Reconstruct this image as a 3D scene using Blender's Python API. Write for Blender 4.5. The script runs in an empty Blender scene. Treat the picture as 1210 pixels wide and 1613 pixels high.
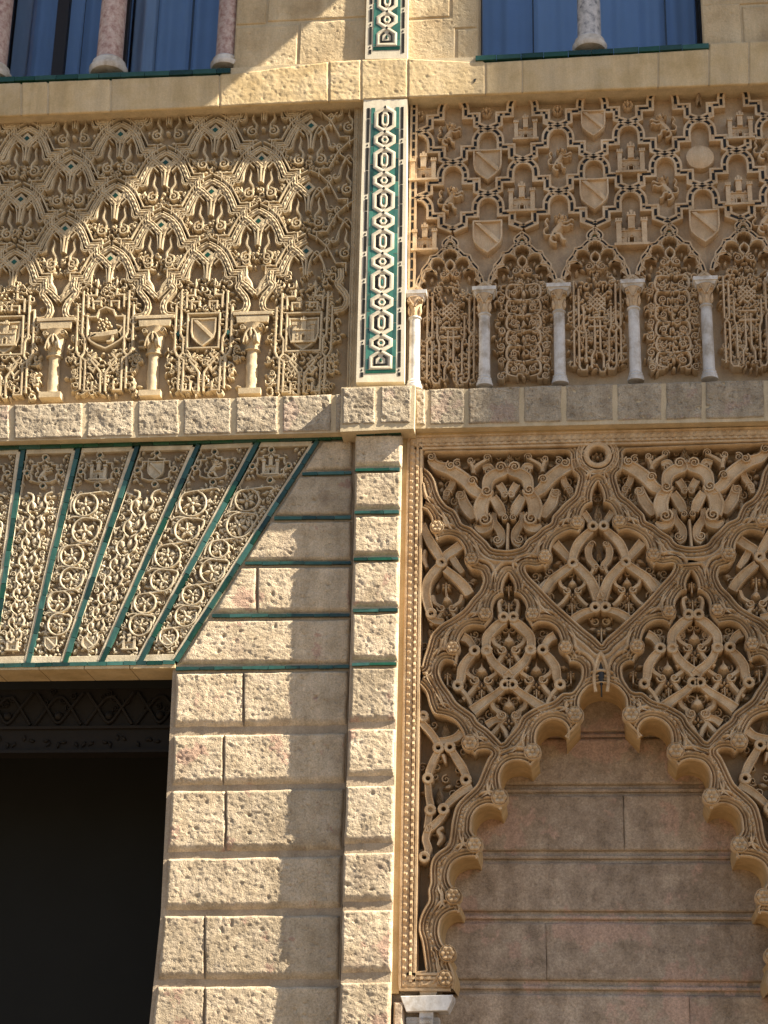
import bpy, math, random
import numpy as np
from mathutils import Vector, Matrix, noise
R = math.radians
S = bpy.context.scene
COL = S.collection
rnd = random.Random(7)

# ------------------------------------------------------------------ camera
DIST, EYE = 11.0, 1.6
F = 2850.0; PITCH, YAW, ROLL = R(20.7), R(-6.72), R(1.18)
def axes(p, y, r):
    cy, sy, cp, sp = math.cos(y), math.sin(y), math.cos(p), math.sin(p)
    f = Vector((sy*cp, cy*cp, sp)); rt = Vector((cy, -sy, 0)); up = rt.cross(f)
    c, s = math.cos(r), math.sin(r)
    return c*rt+s*up, -s*rt+c*up, f
RT, UP, FW = axes(PITCH, YAW, ROLL)
cam = bpy.data.cameras.new('camera'); co = bpy.data.objects.new('camera', cam); COL.objects.link(co)
cam.sensor_fit = 'VERTICAL'; cam.sensor_height = 24; cam.lens = 24*F/1613
cam.clip_end = 500
co.matrix_world = Matrix(((RT.x, UP.x, -FW.x, 0), (RT.y, UP.y, -FW.y, -DIST), (RT.z, UP.z, -FW.z, EYE), (0, 0, 0, 1)))
S.camera = co
# ------------------------------------------------------------------ light
SX, SZ = 3.8, 3.65
SUN = Vector((SX, -1.0, SZ)).normalized()
sl = bpy.data.lights.new('sun', 'SUN'); sl.energy = 5.0; sl.angle = R(0.5); sl.color = (1.0, 0.90, 0.72)
so = bpy.data.objects.new('sun', sl); COL.objects.link(so)
so.rotation_euler = SUN.to_track_quat('Z', 'Y').to_euler(); so.location = (20, -10, 20)
W = bpy.data.worlds.new('World'); S.world = W; W.use_nodes = True
nt = W.node_tree; bg = nt.nodes['Background']
sky = nt.nodes.new('ShaderNodeTexSky'); sky.sky_type = 'NISHITA'; sky.sun_disc = False
sky.sun_elevation = math.asin(SUN.z); sky.sun_rotation = math.atan2(SUN.x, SUN.y)
nt.links.new(sky.outputs[0], bg.inputs[0]); bg.inputs[1].default_value = 0.05
S.view_settings.view_transform = 'Standard'; S.view_settings.look = 'None'
S.view_settings.exposure = 1.66; S.view_settings.gamma = 1
S.render.engine = 'CYCLES'

# ------------------------------------------------------------------ helpers
u = 1/240.0          # about one photo pixel on the facade, in metres
def P(px, py, w=0.0):
    """point of the facade plane (w metres in front of it) -> (X, Z)"""
    d = (float(px)-605)*RT - (float(py)-806.5)*UP + F*FW
    t = (DIST-w)/d.y
    return (d.x*t, EYE+d.z*t)
def PL(pts, w=0.0): return [P(a, b, w) for a, b in pts]
def Zm(off, sc, pts): return [(off[0]+a/sc, off[1]+b/sc) for a, b in pts]

class MB:
    def __init__(s): s.v = []; s.f = []; s.fs = []
    def add(s, vs, fs, smooth=True):
        n = len(s.v); s.v.extend(vs); s.f.extend([tuple(i+n for i in f) for f in fs]); s.fs.extend([smooth]*len(fs))
        return s
def build(name, mb, mat, parent=None, label=None, kind=None, ang=38, cat=None, group=None):
    if not mb.v: return None
    a = np.array(mb.v, float); a = np.stack([a[:, 0], -a[:, 2], a[:, 1]], 1)
    c = (a.min(0)+a.max(0))/2
    me = bpy.data.meshes.new(name); me.from_pydata((a-c).tolist(), [], mb.f)
    me.polygons.foreach_set('use_smooth', mb.fs); me.update()
    if ang: me.set_sharp_from_angle(angle=R(ang))
    me.materials.append(mat)
    o = bpy.data.objects.new(name, me); COL.objects.link(o)
    o.location = c
    if parent is not None:
        o.parent = parent; o.matrix_parent_inverse = PM[parent.name]
    if label: o['label'] = label
    if kind: o['kind'] = kind
    if cat: o['category'] = cat
    if group: o['group'] = group
    PM[o.name] = Matrix.Translation(-c)
    return o
PM = {}
def thing(name, label, cat, X, Z, w=0.0, group=None):
    o = bpy.data.objects.new(name, None); COL.objects.link(o); o.location = (X, -w, Z)
    o.empty_display_size = .1
    o['label'] = label; o['category'] = cat
    if group: o['group'] = group
    PM[o.name] = Matrix.Translation(Vector((-X, w, -Z)))
    return o

def smooth(pts, n=5, closed=False):
    p = np.array(pts, float); m = len(p)
    if m < 3: return p
    out = []
    rng = range(m if closed else m-1)
    for i in rng:
        if closed: a, b, c, d = p[(i-1) % m], p[i], p[(i+1) % m], p[(i+2) % m]
        else: a, b, c, d = p[max(i-1, 0)], p[i], p[i+1], p[min(i+2, m-1)]
        for k in range(n):
            t = k/n
            out.append(.5*((2*b)+(-a+c)*t+(2*a-5*b+4*c-d)*t*t+(-a+3*b-3*c+d)*t**3))
    if not closed: out.append(p[-1])
    return np.array(out)
def resample(pts, step, closed=False):
    p = np.array(pts, float)
    if closed: p = np.vstack([p, p[:1]])
    L = np.r_[0, np.cumsum(np.hypot(*(p[1:]-p[:-1]).T))]
    n = max(2, int(L[-1]/step)+1); t = np.linspace(0, L[-1], n)
    q = np.stack([np.interp(t, L, p[:, 0]), np.interp(t, L, p[:, 1])], 1)
    return q[:-1] if closed else q
def normals(p, closed=False, lim=1.6):
    n = len(p)
    if closed: d0 = p-np.roll(p, 1, 0); d1 = np.roll(p, -1, 0)-p
    else:
        d = p[1:]-p[:-1]; d0 = np.vstack([d[:1], d]); d1 = np.vstack([d, d[-1:]])
    d0 = d0/(np.hypot(*d0.T)[:, None]+1e-12); d1 = d1/(np.hypot(*d1.T)[:, None]+1e-12)
    n0 = np.stack([-d0[:, 1], d0[:, 0]], 1); n1 = np.stack([-d1[:, 1], d1[:, 0]], 1)
    m = n0+n1; l = np.hypot(*m.T)[:, None]+1e-9; m = m/l
    c = np.clip((m*n0).sum(1), 1/lim, 1)[:, None]
    return m/c
def strip(mb, path, prof, closed=False, widths=None, caps=True, mod=None, sm=True):
    """sweep a cross-section [(offset, w)] along a path on the wall"""
    p = np.array(path, float); N = normals(p, closed); M = len(prof); n = len(p)
    off = np.array([a for a, b in prof]); hh = np.array([b for a, b in prof])
    ws = np.ones(n) if widths is None else np.array(widths)
    V = np.zeros((n, M, 3))
    V[:, :, :2] = p[:, None, :]+N[:, None, :]*(off[None, :, None]*ws[:, None, None])
    V[:, :, 2] = hh[None, :]
    if mod is not None: V[:, :, 2] += mod(n, M)
    fs = []
    for i in range(n if closed else n-1):
        j = (i+1) % n
        for k in range(M-1):
            fs.append((i*M+k, j*M+k, j*M+k+1, i*M+k+1))
    if caps and not closed:
        fs.append(tuple(range(M))); fs.append(tuple((n-1)*M+k for k in reversed(range(M))))
    mb.add(V.reshape(-1, 3).tolist(), fs, sm)
def ribbon(mb, pts, hw, w0, w1, n=4, widths=None, closed=False, sm=True, crown=.3):
    p = smooth(pts, n, closed) if n > 1 else np.array(pts, float)
    if widths is not None:
        widths = np.interp(np.linspace(0, 1, len(p)), np.linspace(0, 1, len(widths)), widths)
    h = w1-w0
    strip(mb, p, [(hw, w0), (hw*.92, w1-h*crown), (hw*.45, w1), (-hw*.45, w1), (-hw*.92, w1-h*crown), (-hw, w0)], closed, widths)
def spiral(c, r, turns=1.6, d=1, a0=0, n=9):
    k = int(turns*n); out = []
    for i in range(k+1):
        t = i/k; a = a0+d*t*turns*2*math.pi; rr = r*(1-.86*t)
        out.append((c[0]+rr*math.cos(a), c[1]+rr*math.sin(a)))
    return out
def volute(mb, c, r, d=1, a0=0, w0=-.03, w1=0, turns=1.6, tail=None):
    pts = spiral(c, r*.82, turns, d, a0)
    wd = np.linspace(1, .55, len(pts)).tolist()
    if tail: pts = list(tail)+pts; wd = [1]*len(tail)+wd
    ribbon(mb, pts, r*.2, w0, w1, 1, widths=wd)
    dome(mb, circle(c, r*.75, 10), w0, w0+(w1-w0)*.45)
    dome(mb, circle(c, r*.16, 6), w0, w1)
def circle(c, r, n=12, ry=None, a0=0):
    ry = r if ry is None else ry
    return [(c[0]+r*math.cos(a0+2*math.pi*i/n), c[1]+ry*math.sin(a0+2*math.pi*i/n)) for i in range(n)]
def dome(mb, outline, w0, w1, rings=((1, 0), (.86, .62), (.5, .92)), sm=True):
    o = np.array(outline, float); c = o.mean(0); n = len(o); V = []; F_ = []
    for s, h in rings:
        q = c+(o-c)*s
        V += [(x, z, w0+(w1-w0)*h) for x, z in q]
    V.append((c[0], c[1], w1))
    for k in range(len(rings)-1):
        for i in range(n):
            j = (i+1) % n; F_.append((k*n+i, k*n+j, (k+1)*n+j, (k+1)*n+i))
    k = len(rings)-1
    for i in range(n): F_.append((k*n+i, k*n+(i+1) % n, len(V)-1))
    mb.add(V, F_, sm)
def leafpts(c, ang, L, wd, n=5):
    ca, sa = math.cos(ang), math.sin(ang); a = []; b = []
    for i in range(n+1):
        t = i/n; y = wd*math.sin(math.pi*t**.8)*(1-.25*t)
        a.append((c[0]+ca*L*t-sa*y, c[1]+sa*L*t+ca*y)); b.append((c[0]+ca*L*t+sa*y, c[1]+sa*L*t-ca*y))
    return (a+b[-2:0:-1])[::-1]
def leaf(mb, c, ang, L, wd, w0, w1): dome(mb, leafpts(c, ang, L, wd), w0, w1)
def prism(mb, poly, w0, w1, bev=0.0, sm=False):
    p = np.array(poly, float); n = len(p)
    c = p.mean(0); V = [(x, z, w0) for x, z in p]
    if bev:
        V += [(x, z, w1-bev) for x, z in p]
        q = p-normals(p, True)*bev*(1 if area(p) < 0 else -1)*1.0
        V += [(x, z, w1) for x, z in q]; L = 3
    else: V += [(x, z, w1) for x, z in p]; L = 2
    fs = []
    for k in range(L-1):
        for i in range(n):
            j = (i+1) % n; fs.append((k*n+i, k*n+j, (k+1)*n+j, (k+1)*n+i))
    fs.append(tuple((L-1)*n+i for i in range(n)))
    mb.add(V, fs, sm)
def area(p):
    x, y = p[:, 0], p[:, 1]; return .5*(x*np.roll(y, -1)-np.roll(x, -1)*y).sum()
def box(mb, x0, x1, z0, z1, w0, w1):
    V = [(x0, z0, w0), (x1, z0, w0), (x1, z1, w0), (x0, z1, w0), (x0, z0, w1), (x1, z0, w1), (x1, z1, w1), (x0, z1, w1)]
    mb.add(V, [(0, 3, 2, 1), (4, 5, 6, 7), (0, 1, 5, 4), (1, 2, 6, 5), (2, 3, 7, 6), (3, 0, 4, 7)], False)
def rosette(mb, c, r, w0, w1, petals=8, n=24):
    V = []; fs = []; rr = [(1, 0), (.97, .55), (.75, .85), (.45, .7), (.32, .45)]
    for s, h in rr:
        for i in range(n):
            a = 2*math.pi*i/n; k = abs(math.cos(petals*a/2))
            s2 = s*(.86+.14*k) if s > .5 else s
            hh = h*(.62+.38*k) if s > .3 and h > 0 else h
            V.append((c[0]+r*s2*math.cos(a), c[1]+r*s2*math.sin(a), w0+(w1-w0)*hh))
    for k in range(len(rr)-1):
        for i in range(n):
            j = (i+1) % n; fs.append((k*n+i, k*n+j, (k+1)*n+j, (k+1)*n+i))
    fs.append(tuple((len(rr)-1)*n+i for i in range(n)))
    mb.add(V, fs)
    dome(mb, circle(c, r*.24, 8), w0+(w1-w0)*.3, w1)
def pinecone(mb, c, rx, ry, w0, w1, n=18, m=12):
    V = []; fs = []
    for k in range(m+1):
        t = k/m; z = c[1]-ry+2*ry*t; hw = rx*(math.sin(math.pi*min(.999, .12+.86*t**1.0))**.7)*(1-.35*t)
        for i in range(n+1):
            s = -1+2*i/n
            b = abs(math.sin(3.2*math.pi*(s*.8+t*1.5)))*abs(math.sin(3.2*math.pi*(s*.8-t*1.5)))
            V.append((c[0]+hw*s, z, w0+(w1-w0)*(math.sqrt(max(0, 1-s*s))*.75+.4*b*(1-s*s))))
    for k in range(m):
        for i in range(n):
            a = k*(n+1)+i; fs.append((a, a+1, a+n+2, a+n+1))
    mb.add(V, fs)
def lathe(mb, X, Zb, w, prof, n=18):
    """prof [(r, z)]; axis vertical at (X, w)"""
    V = []; fs = []
    for r, z in prof:
        for i in range(n):
            a = 2*math.pi*i/n; V.append((X+r*math.cos(a), Zb+z, w+r*math.sin(a)))
    for k in range(len(prof)-1):
        for i in range(n):
            j = (i+1) % n; fs.append((k*n+i, (k+1)*n+i, (k+1)*n+j, k*n+j))
    fs.append(tuple(range(n))); fs.append(tuple((len(prof)-1)*n+i for i in reversed(range(n))))
    mb.add(V, fs)
def nz(x, y, z, s): return noise.noise(Vector((x*s, y*s, z*s)))
def block(px4, wb, wf, amp=.004, cell=.0095, edge=.012, bot=None, eL=None, eR=None, seed=0, wplane=None, drop=.6):
    """rough dressed stone; px4 = TL,TR,BR,BL in photo pixels measured on the front plane"""
    mb = MB(); q = [np.array(P(a, b, wf if wplane is None else wplane)) for a, b in px4]
    wl = np.linalg.norm(q[1]-q[0]); hl = np.linalg.norm(q[3]-q[0])
    n = max(3, int(wl/cell)); m = max(3, int(hl/cell)); bot = edge if bot is None else bot
    eL = edge if eL is None else eL; eR = edge if eR is None else eR; us = [0, min(.45, eL*.35/wl), min(.48, eL/wl)]; ur = [0, min(.45, eR*.35/wl), min(.48, eR/wl)]; us = us+list(np.linspace(us[-1], 1-ur[-1], n)[1:-1])+[1-a for a in ur[::-1]]
    vs = [0, min(.45, edge*.35/hl), min(.48, edge/hl)]; vb = [0, min(.4, bot*.4/hl), min(.48, bot/hl)]
    vs = vs+list(np.linspace(vs[-1], 1-vb[-1], m)[1:-1])+[1-a for a in vb[::-1]]
    V = []; nu = len(us); nv = len(vs)
    # back ring handled by w at border = wb
    for j, b in enumerate(vs):
        for i, a in enumerate(us):
            p = (q[0]*(1-a)+q[1]*a)*(1-b)+(q[3]*(1-a)+q[2]*a)*b
            x, z = p
            e = min(i, nu-1-i, j); eb = nv-1-j
            wob = .5*nz(x, z, seed*3.1, 9)*edge
            if i in (1, 2, nu-3, nu-2): x += wob
            if j in (1, 2, nv-3, nv-2): z += wob
            k = min(e, eb)
            nn = (nz(x, z, seed, 8)*.6+nz(x, z*1.4, seed+5, 24)*.38+nz(x, z, seed+9, 58)*.45+nz(x, z, seed+2, 115)*.35)*amp*1.65
            pit = max(0, nz(x, z, seed+20, 36)-.44)*amp*10
            if k == 0: w = wb
            elif k == 1: w = wb+(wf-wb)*drop+nn*.7
            else: w = wf+nn-pit
            V.append((x, z, w))
    fs = []
    for j in range(nv-1):
        for i in range(nu-1):
            a = j*nu+i; fs.append((a, a+nu, a+nu+1, a+1))
    mb.add(V, fs); return mb

# ------------------------------------------------------------------ materials
def mat(name): 
    m = bpy.data.materials.new(name); m.use_nodes = True; return m, m.node_tree.nodes, m.node_tree.links, m.node_tree.nodes['Principled BSDF']
def stone(name, cols, sc=6, bump=.6, fine=120, rough=.9, rv=.12, stain=None, pit=0.5, bd=.004, speck=.25, grime=None):
    m, N, L, B = mat(name); B.inputs['Roughness'].default_value = rough; B.inputs['Specular IOR Level'].default_value = .2
    g = N.new('ShaderNodeNewGeometry'); pos = g.outputs['Position']
    def tex(t, s, det=8, ro=.6):
        n = N.new(t); n.inputs['Scale'].default_value = s
        if t == 'ShaderNodeTexNoise': n.inputs['Detail'].default_value = det; n.inputs['Roughness'].default_value = ro
        L.new(pos, n.inputs['Vector']); return n
    a = tex('ShaderNodeTexNoise', sc); r = N.new('ShaderNodeValToRGB'); L.new(a.outputs[0], r.inputs[0])
    e = r.color_ramp.elements; k = len(cols)
    for i, c in enumerate(cols):
        pp = .32+.36*i/max(1, k-1)
        el = e[i] if i < 2 else e.new(pp)
        el.position = pp; el.color = (*c, 1)
    out = r.outputs[0]
    def mix(fac, c2, mode='MIX', c1=None):
        nonlocal out
        x = N.new('ShaderNodeMix'); x.data_type = 'RGBA'; x.blend_type = mode
        if isinstance(fac, float): x.inputs[0].default_value = fac
        else: L.new(fac, x.inputs[0])
        L.new(out, x.inputs[6])
        if isinstance(c2, tuple): x.inputs[7].default_value = (*c2, 1)
        else: L.new(c2, x.inputs[7])
        out = x.outputs[2]
    def ramp(src, p0, p1):
        q = N.new('ShaderNodeMapRange'); q.inputs[1].default_value = p0; q.inputs[2].default_value = p1; L.new(src, q.inputs[0]); return q.outputs[0]
    if stain:
        s = tex('ShaderNodeTexNoise', stain[1], 5, .65); mix(ramp(s.outputs[0], stain[2], stain[2]+.025), stain[0])
    if grime:
        s = tex('ShaderNodeTexNoise', grime[1], 6, .7); mix(ramp(s.outputs[0], grime[2], grime[2]+.18), grime[0])
    mp = N.new('ShaderNodeMapping'); mp.inputs['Scale'].default_value = (9, 9, 1.1); L.new(pos, mp.inputs[0])
    sk = N.new('ShaderNodeTexNoise'); sk.inputs['Scale'].default_value = 1.0; sk.inputs['Detail'].default_value = 7; sk.inputs['Roughness'].default_value = .7; L.new(mp.outputs[0], sk.inputs['Vector'])
    sr = N.new('ShaderNodeMapRange'); sr.inputs[1].default_value = .35; sr.inputs[2].default_value = .7; sr.inputs[3].default_value = 1.10; sr.inputs[4].default_value = .80; L.new(sk.outputs[0], sr.inputs[0])
    vm = N.new('ShaderNodeVectorMath'); vm.operation = 'SCALE'; L.new(out, vm.inputs[0]); L.new(sr.outputs[0], vm.inputs['Scale']); out = vm.outputs[0]
    f = tex('ShaderNodeTexNoise', fine, 6, .75)
    h = N.new('ShaderNodeHueSaturation'); L.new(out, h.inputs['Color'])
    v = N.new('ShaderNodeMapRange'); v.inputs[1].default_value = .3; v.inputs[2].default_value = .7; v.inputs[3].default_value = 1-speck; v.inputs[4].default_value = 1+speck
    L.new(f.outputs[0], v.inputs[0])
    oi = N.new('ShaderNodeObjectInfo'); v2 = N.new('ShaderNodeMapRange'); v2.inputs[3].default_value = 1-rv; v2.inputs[4].default_value = 1+rv; L.new(oi.outputs['Random'], v2.inputs[0])
    mu = N.new('ShaderNodeMath'); mu.operation = 'MULTIPLY'; L.new(v.outputs[0], mu.inputs[0]); L.new(v2.outputs[0], mu.inputs[1]); L.new(mu.outputs[0], h.inputs['Value'])
    L.new(h.outputs[0], B.inputs['Base Color'])
    # bump: grain plus pits
    vo = tex('ShaderNodeTexNoise', fine*.45, 3, .5); pr = ramp(vo.outputs[0], .62, .72)
    ms = N.new('ShaderNodeMath'); ms.operation = 'MULTIPLY_ADD'; L.new(pr, ms.inputs[0]); ms.inputs[1].default_value = -pit; L.new(f.outputs[0], ms.inputs[2])
    a2 = tex('ShaderNodeTexNoise', fine*.25, 4, .6); ma = N.new('ShaderNodeMath'); ma.operation = 'MULTIPLY_ADD'; L.new(a2.outputs[0], ma.inputs[0]); ma.inputs[1].default_value = 1.2; L.new(ms.outputs[0], ma.inputs[2])
    b = N.new('ShaderNodeBump'); b.inputs['Strength'].default_value = bump; b.inputs['Distance'].default_value = bd; L.new(ma.outputs[0], b.inputs['Height']); L.new(b.outputs[0], B.inputs['Normal'])
    return m
def plain(name, c, rough=.5, spec=.5, var=.1, sc=30, bump=0):
    m, N, L, B = mat(name); B.inputs['Roughness'].default_value = rough; B.inputs['Specular IOR Level'].default_value = spec
    g = N.new('ShaderNodeNewGeometry'); t = N.new('ShaderNodeTexNoise'); t.inputs['Scale'].default_value = sc; t.inputs['Detail'].default_value = 6; L.new(g.outputs['Position'], t.inputs['Vector'])
    h = N.new('ShaderNodeHueSaturation'); h.inputs['Color'].default_value = (*c, 1)
    oi = N.new('ShaderNodeObjectInfo')
    ad = N.new('ShaderNodeMath'); ad.operation = 'ADD'; L.new(t.outputs[0], ad.inputs[0]); L.new(oi.outputs['Random'], ad.inputs[1])
    v = N.new('ShaderNodeMapRange'); v.inputs[1].default_value = .3; v.inputs[2].default_value = 1.7; v.inputs[3].default_value = 1-var*2; v.inputs[4].default_value = 1+var*2; L.new(ad.outputs[0], v.inputs[0])
    L.new(v.outputs[0], h.inputs['Value']); L.new(h.outputs[0], B.inputs['Base Color'])
    if bump:
        b = N.new('ShaderNodeBump'); b.inputs['Strength'].default_value = bump; b.inputs['Distance'].default_value = .003; L.new(t.outputs[0], b.inputs['Height']); L.new(b.outputs[0], B.inputs['Normal'])
    return m
M = {}
M['block'] = stone('rough_limestone', [(.43, .335, .225), (.56, .45, .315), (.65, .53, .39)], 7, .8, 95, rv=.15, pit=1.0, bd=.008, speck=.32, stain=((.50, .34, .25), 3.4, .60), grime=((.30, .22, .16), 3.0, .56))
M['ledge'] = stone('ledge_limestone', [(.34, .27, .19), (.46, .38, .28), (.56, .47, .35)], 9, .9, 85, rv=.10, pit=1.0, bd=.011, speck=.34, stain=((.46, .35, .27), 3.0, .60))
M['mortar'] = stone('lime_mortar', [(.55, .44, .28), (.62, .51, .35)], 8, .5, 120, rv=.02, pit=.4, bd=.003, speck=.15)
M['base'] = stone('jamb_stone', [(.34, .26, .18), (.48, .38, .27)], 6, .8, 90, rv=.05, pit=.8, bd=.005, speck=.25)
M['yellow'] = stone('yellow_sandstone', [(.52, .38, .20), (.62, .47, .27), (.66, .52, .33)], 4, .5, 110, rv=.07, pit=.4, bd=.004, speck=.13)
M['upper'] = stone('upper_ashlar', [(.46, .34, .20), (.58, .45, .28), (.62, .50, .33)], 4, .6, 80, rv=.08, pit=.5, bd=.006, speck=.15)
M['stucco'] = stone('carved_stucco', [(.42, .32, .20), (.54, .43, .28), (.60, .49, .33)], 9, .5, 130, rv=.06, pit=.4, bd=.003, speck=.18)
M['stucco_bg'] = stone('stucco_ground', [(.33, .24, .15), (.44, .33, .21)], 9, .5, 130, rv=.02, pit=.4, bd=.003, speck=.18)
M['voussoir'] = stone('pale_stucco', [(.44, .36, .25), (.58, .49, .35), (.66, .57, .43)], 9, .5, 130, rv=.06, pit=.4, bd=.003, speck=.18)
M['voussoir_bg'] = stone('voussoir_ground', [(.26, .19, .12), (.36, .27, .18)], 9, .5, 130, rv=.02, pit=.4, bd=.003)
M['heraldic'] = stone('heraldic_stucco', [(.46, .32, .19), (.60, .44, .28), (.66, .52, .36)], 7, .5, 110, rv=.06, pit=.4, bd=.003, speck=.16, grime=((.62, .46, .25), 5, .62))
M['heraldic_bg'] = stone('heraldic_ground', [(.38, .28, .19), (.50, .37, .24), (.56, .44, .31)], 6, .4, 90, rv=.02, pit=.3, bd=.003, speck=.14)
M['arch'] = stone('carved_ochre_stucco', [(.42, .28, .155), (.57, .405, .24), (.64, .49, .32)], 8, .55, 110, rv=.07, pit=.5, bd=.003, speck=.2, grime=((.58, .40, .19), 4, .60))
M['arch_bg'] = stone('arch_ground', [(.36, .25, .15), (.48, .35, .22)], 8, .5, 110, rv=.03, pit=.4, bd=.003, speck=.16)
M['reveal'] = stone('ochre_reveal', [(.52, .36, .17), (.62, .46, .25)], 6, .5, 110, rv=.03, pit=.4, bd=.003, speck=.12)
M['soffit'] = stone('golden_soffit', [(.50, .34, .17), (.64, .46, .25)], 9, .5, 110, rv=.03, pit=.4, bd=.003, speck=.12)
M['niche'] = stone('niche_stone', [(.31, .235, .165), (.44, .34, .25), (.54, .43, .32)], 7, .7, 80, rv=.12, pit=.9, bd=.007, speck=.38, stain=((.52, .36, .27), 1.8, .53), grime=((.27, .205, .15), 6, .56))
M['marble'] = stone('white_marble', [(.42, .36, .29), (.64, .61, .58), (.76, .74, .72)], 11, .2, 100, rough=.5, rv=.08, pit=.2, bd=.002, speck=.10, grime=((.36, .29, .21), 7, .58))
M['pinkmarble'] = stone('pink_marble', [(.34, .20, .18), (.52, .38, .34), (.62, .52, .48)], 26, .2, 120, rough=.4, rv=.05, pit=.2, bd=.002, speck=.2)
M['greymarble'] = stone('veined_marble', [(.12, .13, .16), (.50, .49, .50), (.66, .64, .64)], 22, .15, 120, rough=.35, rv=.02, pit=.1, bd=.002, speck=.15)
M['white'] = stone('cream_plaster', [(.66, .58, .44), (.74, .66, .52)], 10, .4, 130, rv=.03, pit=.3, bd=.002, speck=.1)
M['green'] = plain('green_glazed_tile', (.024, .072, .056), .22, .5, .35, 25, .3)
M['teal'] = plain('teal_glazed_tile', (.036, .096, .080), .22, .5, .35, 25, .3)
M['ltgreen'] = plain('pale_green_tile', (.055, .17, .13), .25, .5, .3, 25, .3)
M['dkgreen'] = plain('dark_green_tile', (.010, .060, .032), .22, .6, .35, 25, .3)
M['black'] = plain('black_tile', (.020, .018, .016), .6, .2, .3, 40, .2)
M['wood'] = plain('dark_carved_wood', (.016, .012, .009), .7, .3, .2, 12, .4)
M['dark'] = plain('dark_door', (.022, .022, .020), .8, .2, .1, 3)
M['iron'] = plain('iron', (.02, .018, .016), .6, .5, .1)
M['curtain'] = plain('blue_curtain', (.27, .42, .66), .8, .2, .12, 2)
M['curtain_fold_light'] = plain('blue_fold_light', (.33, .49, .72), .8, .2, .08, 2)  # paler copies of the same cloth, fold light put into their colour
M['curtain_fold_bright'] = plain('grey_blue_fold_light', (.42, .53, .66), .8, .2, .08, 2)
M['frame'] = plain('dark_window_frame', (.02, .016, .015), .5, .4, .1)
M['ground'] = stone('courtyard_paving', [(.12, .09, .06), (.16, .12, .08)], 1.5, .3, 20, rv=.0)
M['wingwall'] = stone('wing_plaster', [(.60, .48, .32), (.66, .54, .38)], 1, .2, 20, rv=.0)
M['eavewood'] = plain('eave_timber', (.16, .09, .05), .7, .3, .2, 6, .3)
mg, N_, L_, B_ = mat('window_glass')
B_.inputs['Roughness'].default_value = .03; B_.inputs['Base Color'].default_value = (.8, .88, 1, 1); B_.inputs['Transmission Weight'].default_value = 1.0; B_.inputs['IOR'].default_value = 1.5
M['glass'] = mg

# ------------------------------------------------------------------ site: ground, plus unseen eave and side wing added to cast the facade shadows
mb = MB(); V = [(-80, 0, -2), (80, 0, -2), (80, 0, 80), (-80, 0, 80)]; mb.add(V, [(0, 3, 2, 1)], False)
build('courtyard_ground', mb, M['ground'], kind='structure')
W1 = .10
Xc = P(748, 400, .11)[0]+(2.2-.11)*SX  # added wing's corner, set back from the shadow edge it has to cast
t = thing('shade_wing', 'tall ochre side wing of the courtyard standing off to the right of the carved facade', 'building', Xc+2, 0, 1)
mb = MB(); box(mb, Xc, Xc+6, 0, 27, -.3, 2.2); build('wall', mb, M['wingwall'], t)
mb = MB(); box(mb, Xc-.25, Xc+6.2, 27.003, 27.3, -.4, 2.45); build('shade_wing_roof', mb, M['eavewood'], t)
xa, za = P(345, 150, .11); ZS = 12.4
Xe = xa+(ZS-za)*SX/SZ  # added eave ends where its shadow edge crosses the cornice
t = thing('shade_eave', 'timber roof eave projecting above the upper windows of the facade', 'eave', 0, ZS)
mb = MB(); box(mb, -9, Xe, ZS, ZS+.16, .0, 1.9); build('shade_eave_board', mb, M['eavewood'], t)
for i in range(28):
    x = Xe-.2-i*.42
    mb = MB(); box(mb, x-.06, x+.06, ZS-.14, ZS-.003, .12, 1.8); build('shade_eave_rafter', mb, M['eavewood'], t)

# ------------------------------------------------------------------ masonry
def quadprism(px4, w0, w1, mt, name, parent, wp=None, **k):
    mb = MB(); prism(mb, PL(px4, w1 if wp is None else wp)[::-1], w0, w1); return build(name, mb, mt, parent, **k)
_s = [0]
def stoneblock(parent, px4, wb, wf, mt, **k):
    _s[0] += 1
    return build('stone_block', block(px4, wb, wf, seed=_s[0], **k), M[mt], parent, ang=0)
def lerp(a, b, t): return a+(b-a)*t
def yl(p, q): return lambda x: p[1]+(q[1]-p[1])*(x-p[0])/(q[0]-p[0])
def tiles(parent, a, b, wid, w, mats, tl=24, th=.006, seed=0, name='tile', var=.35):
    """row of glazed tiles from photo pixel a to b, lying at depth w"""
    r = random.Random(seed); p = np.array(P(*a, w)); q = np.array(P(*b, w)); L = np.linalg.norm(q-p); d = (q-p)/L; n = np.array((-d[1], d[0]))
    t = 0; hw = wid*u/2
    while t < L-.01:
        l = min(L-t, tl*u*(1+var*(r.random()-.5)*2))
        if L-t-l < .03: l = L-t
        g = .0016; k = [r.uniform(-.0016, .0016) for _ in range(4)]; ax = p+d*(t+g); bx = p+d*(t+l-g)
        c = [ax-n*(hw+r.uniform(-.0032, .0012)), bx-n*(hw+r.uniform(-.0032, .0012)), bx+n*(hw+r.uniform(-.0032, .0012)), ax+n*(hw+r.uniform(-.0032, .0012))]
        mb = MB(); V = [(x, z, w-.02) for x, z in c]+[(x, z, w+th+kk) for (x, z), kk in zip(c, k)]
        mb.add(V, [(4, 5, 6, 7), (0, 1, 5, 4), (1, 2, 6, 5), (2, 3, 7, 6), (3, 0, 4, 7)], False)
        build(name, mb, M[r.choice(mats)], parent, ang=0)
        t += l
WP, WL, WC = .112, .095, .18      # pilaster, string course, pilaster cap

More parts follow.
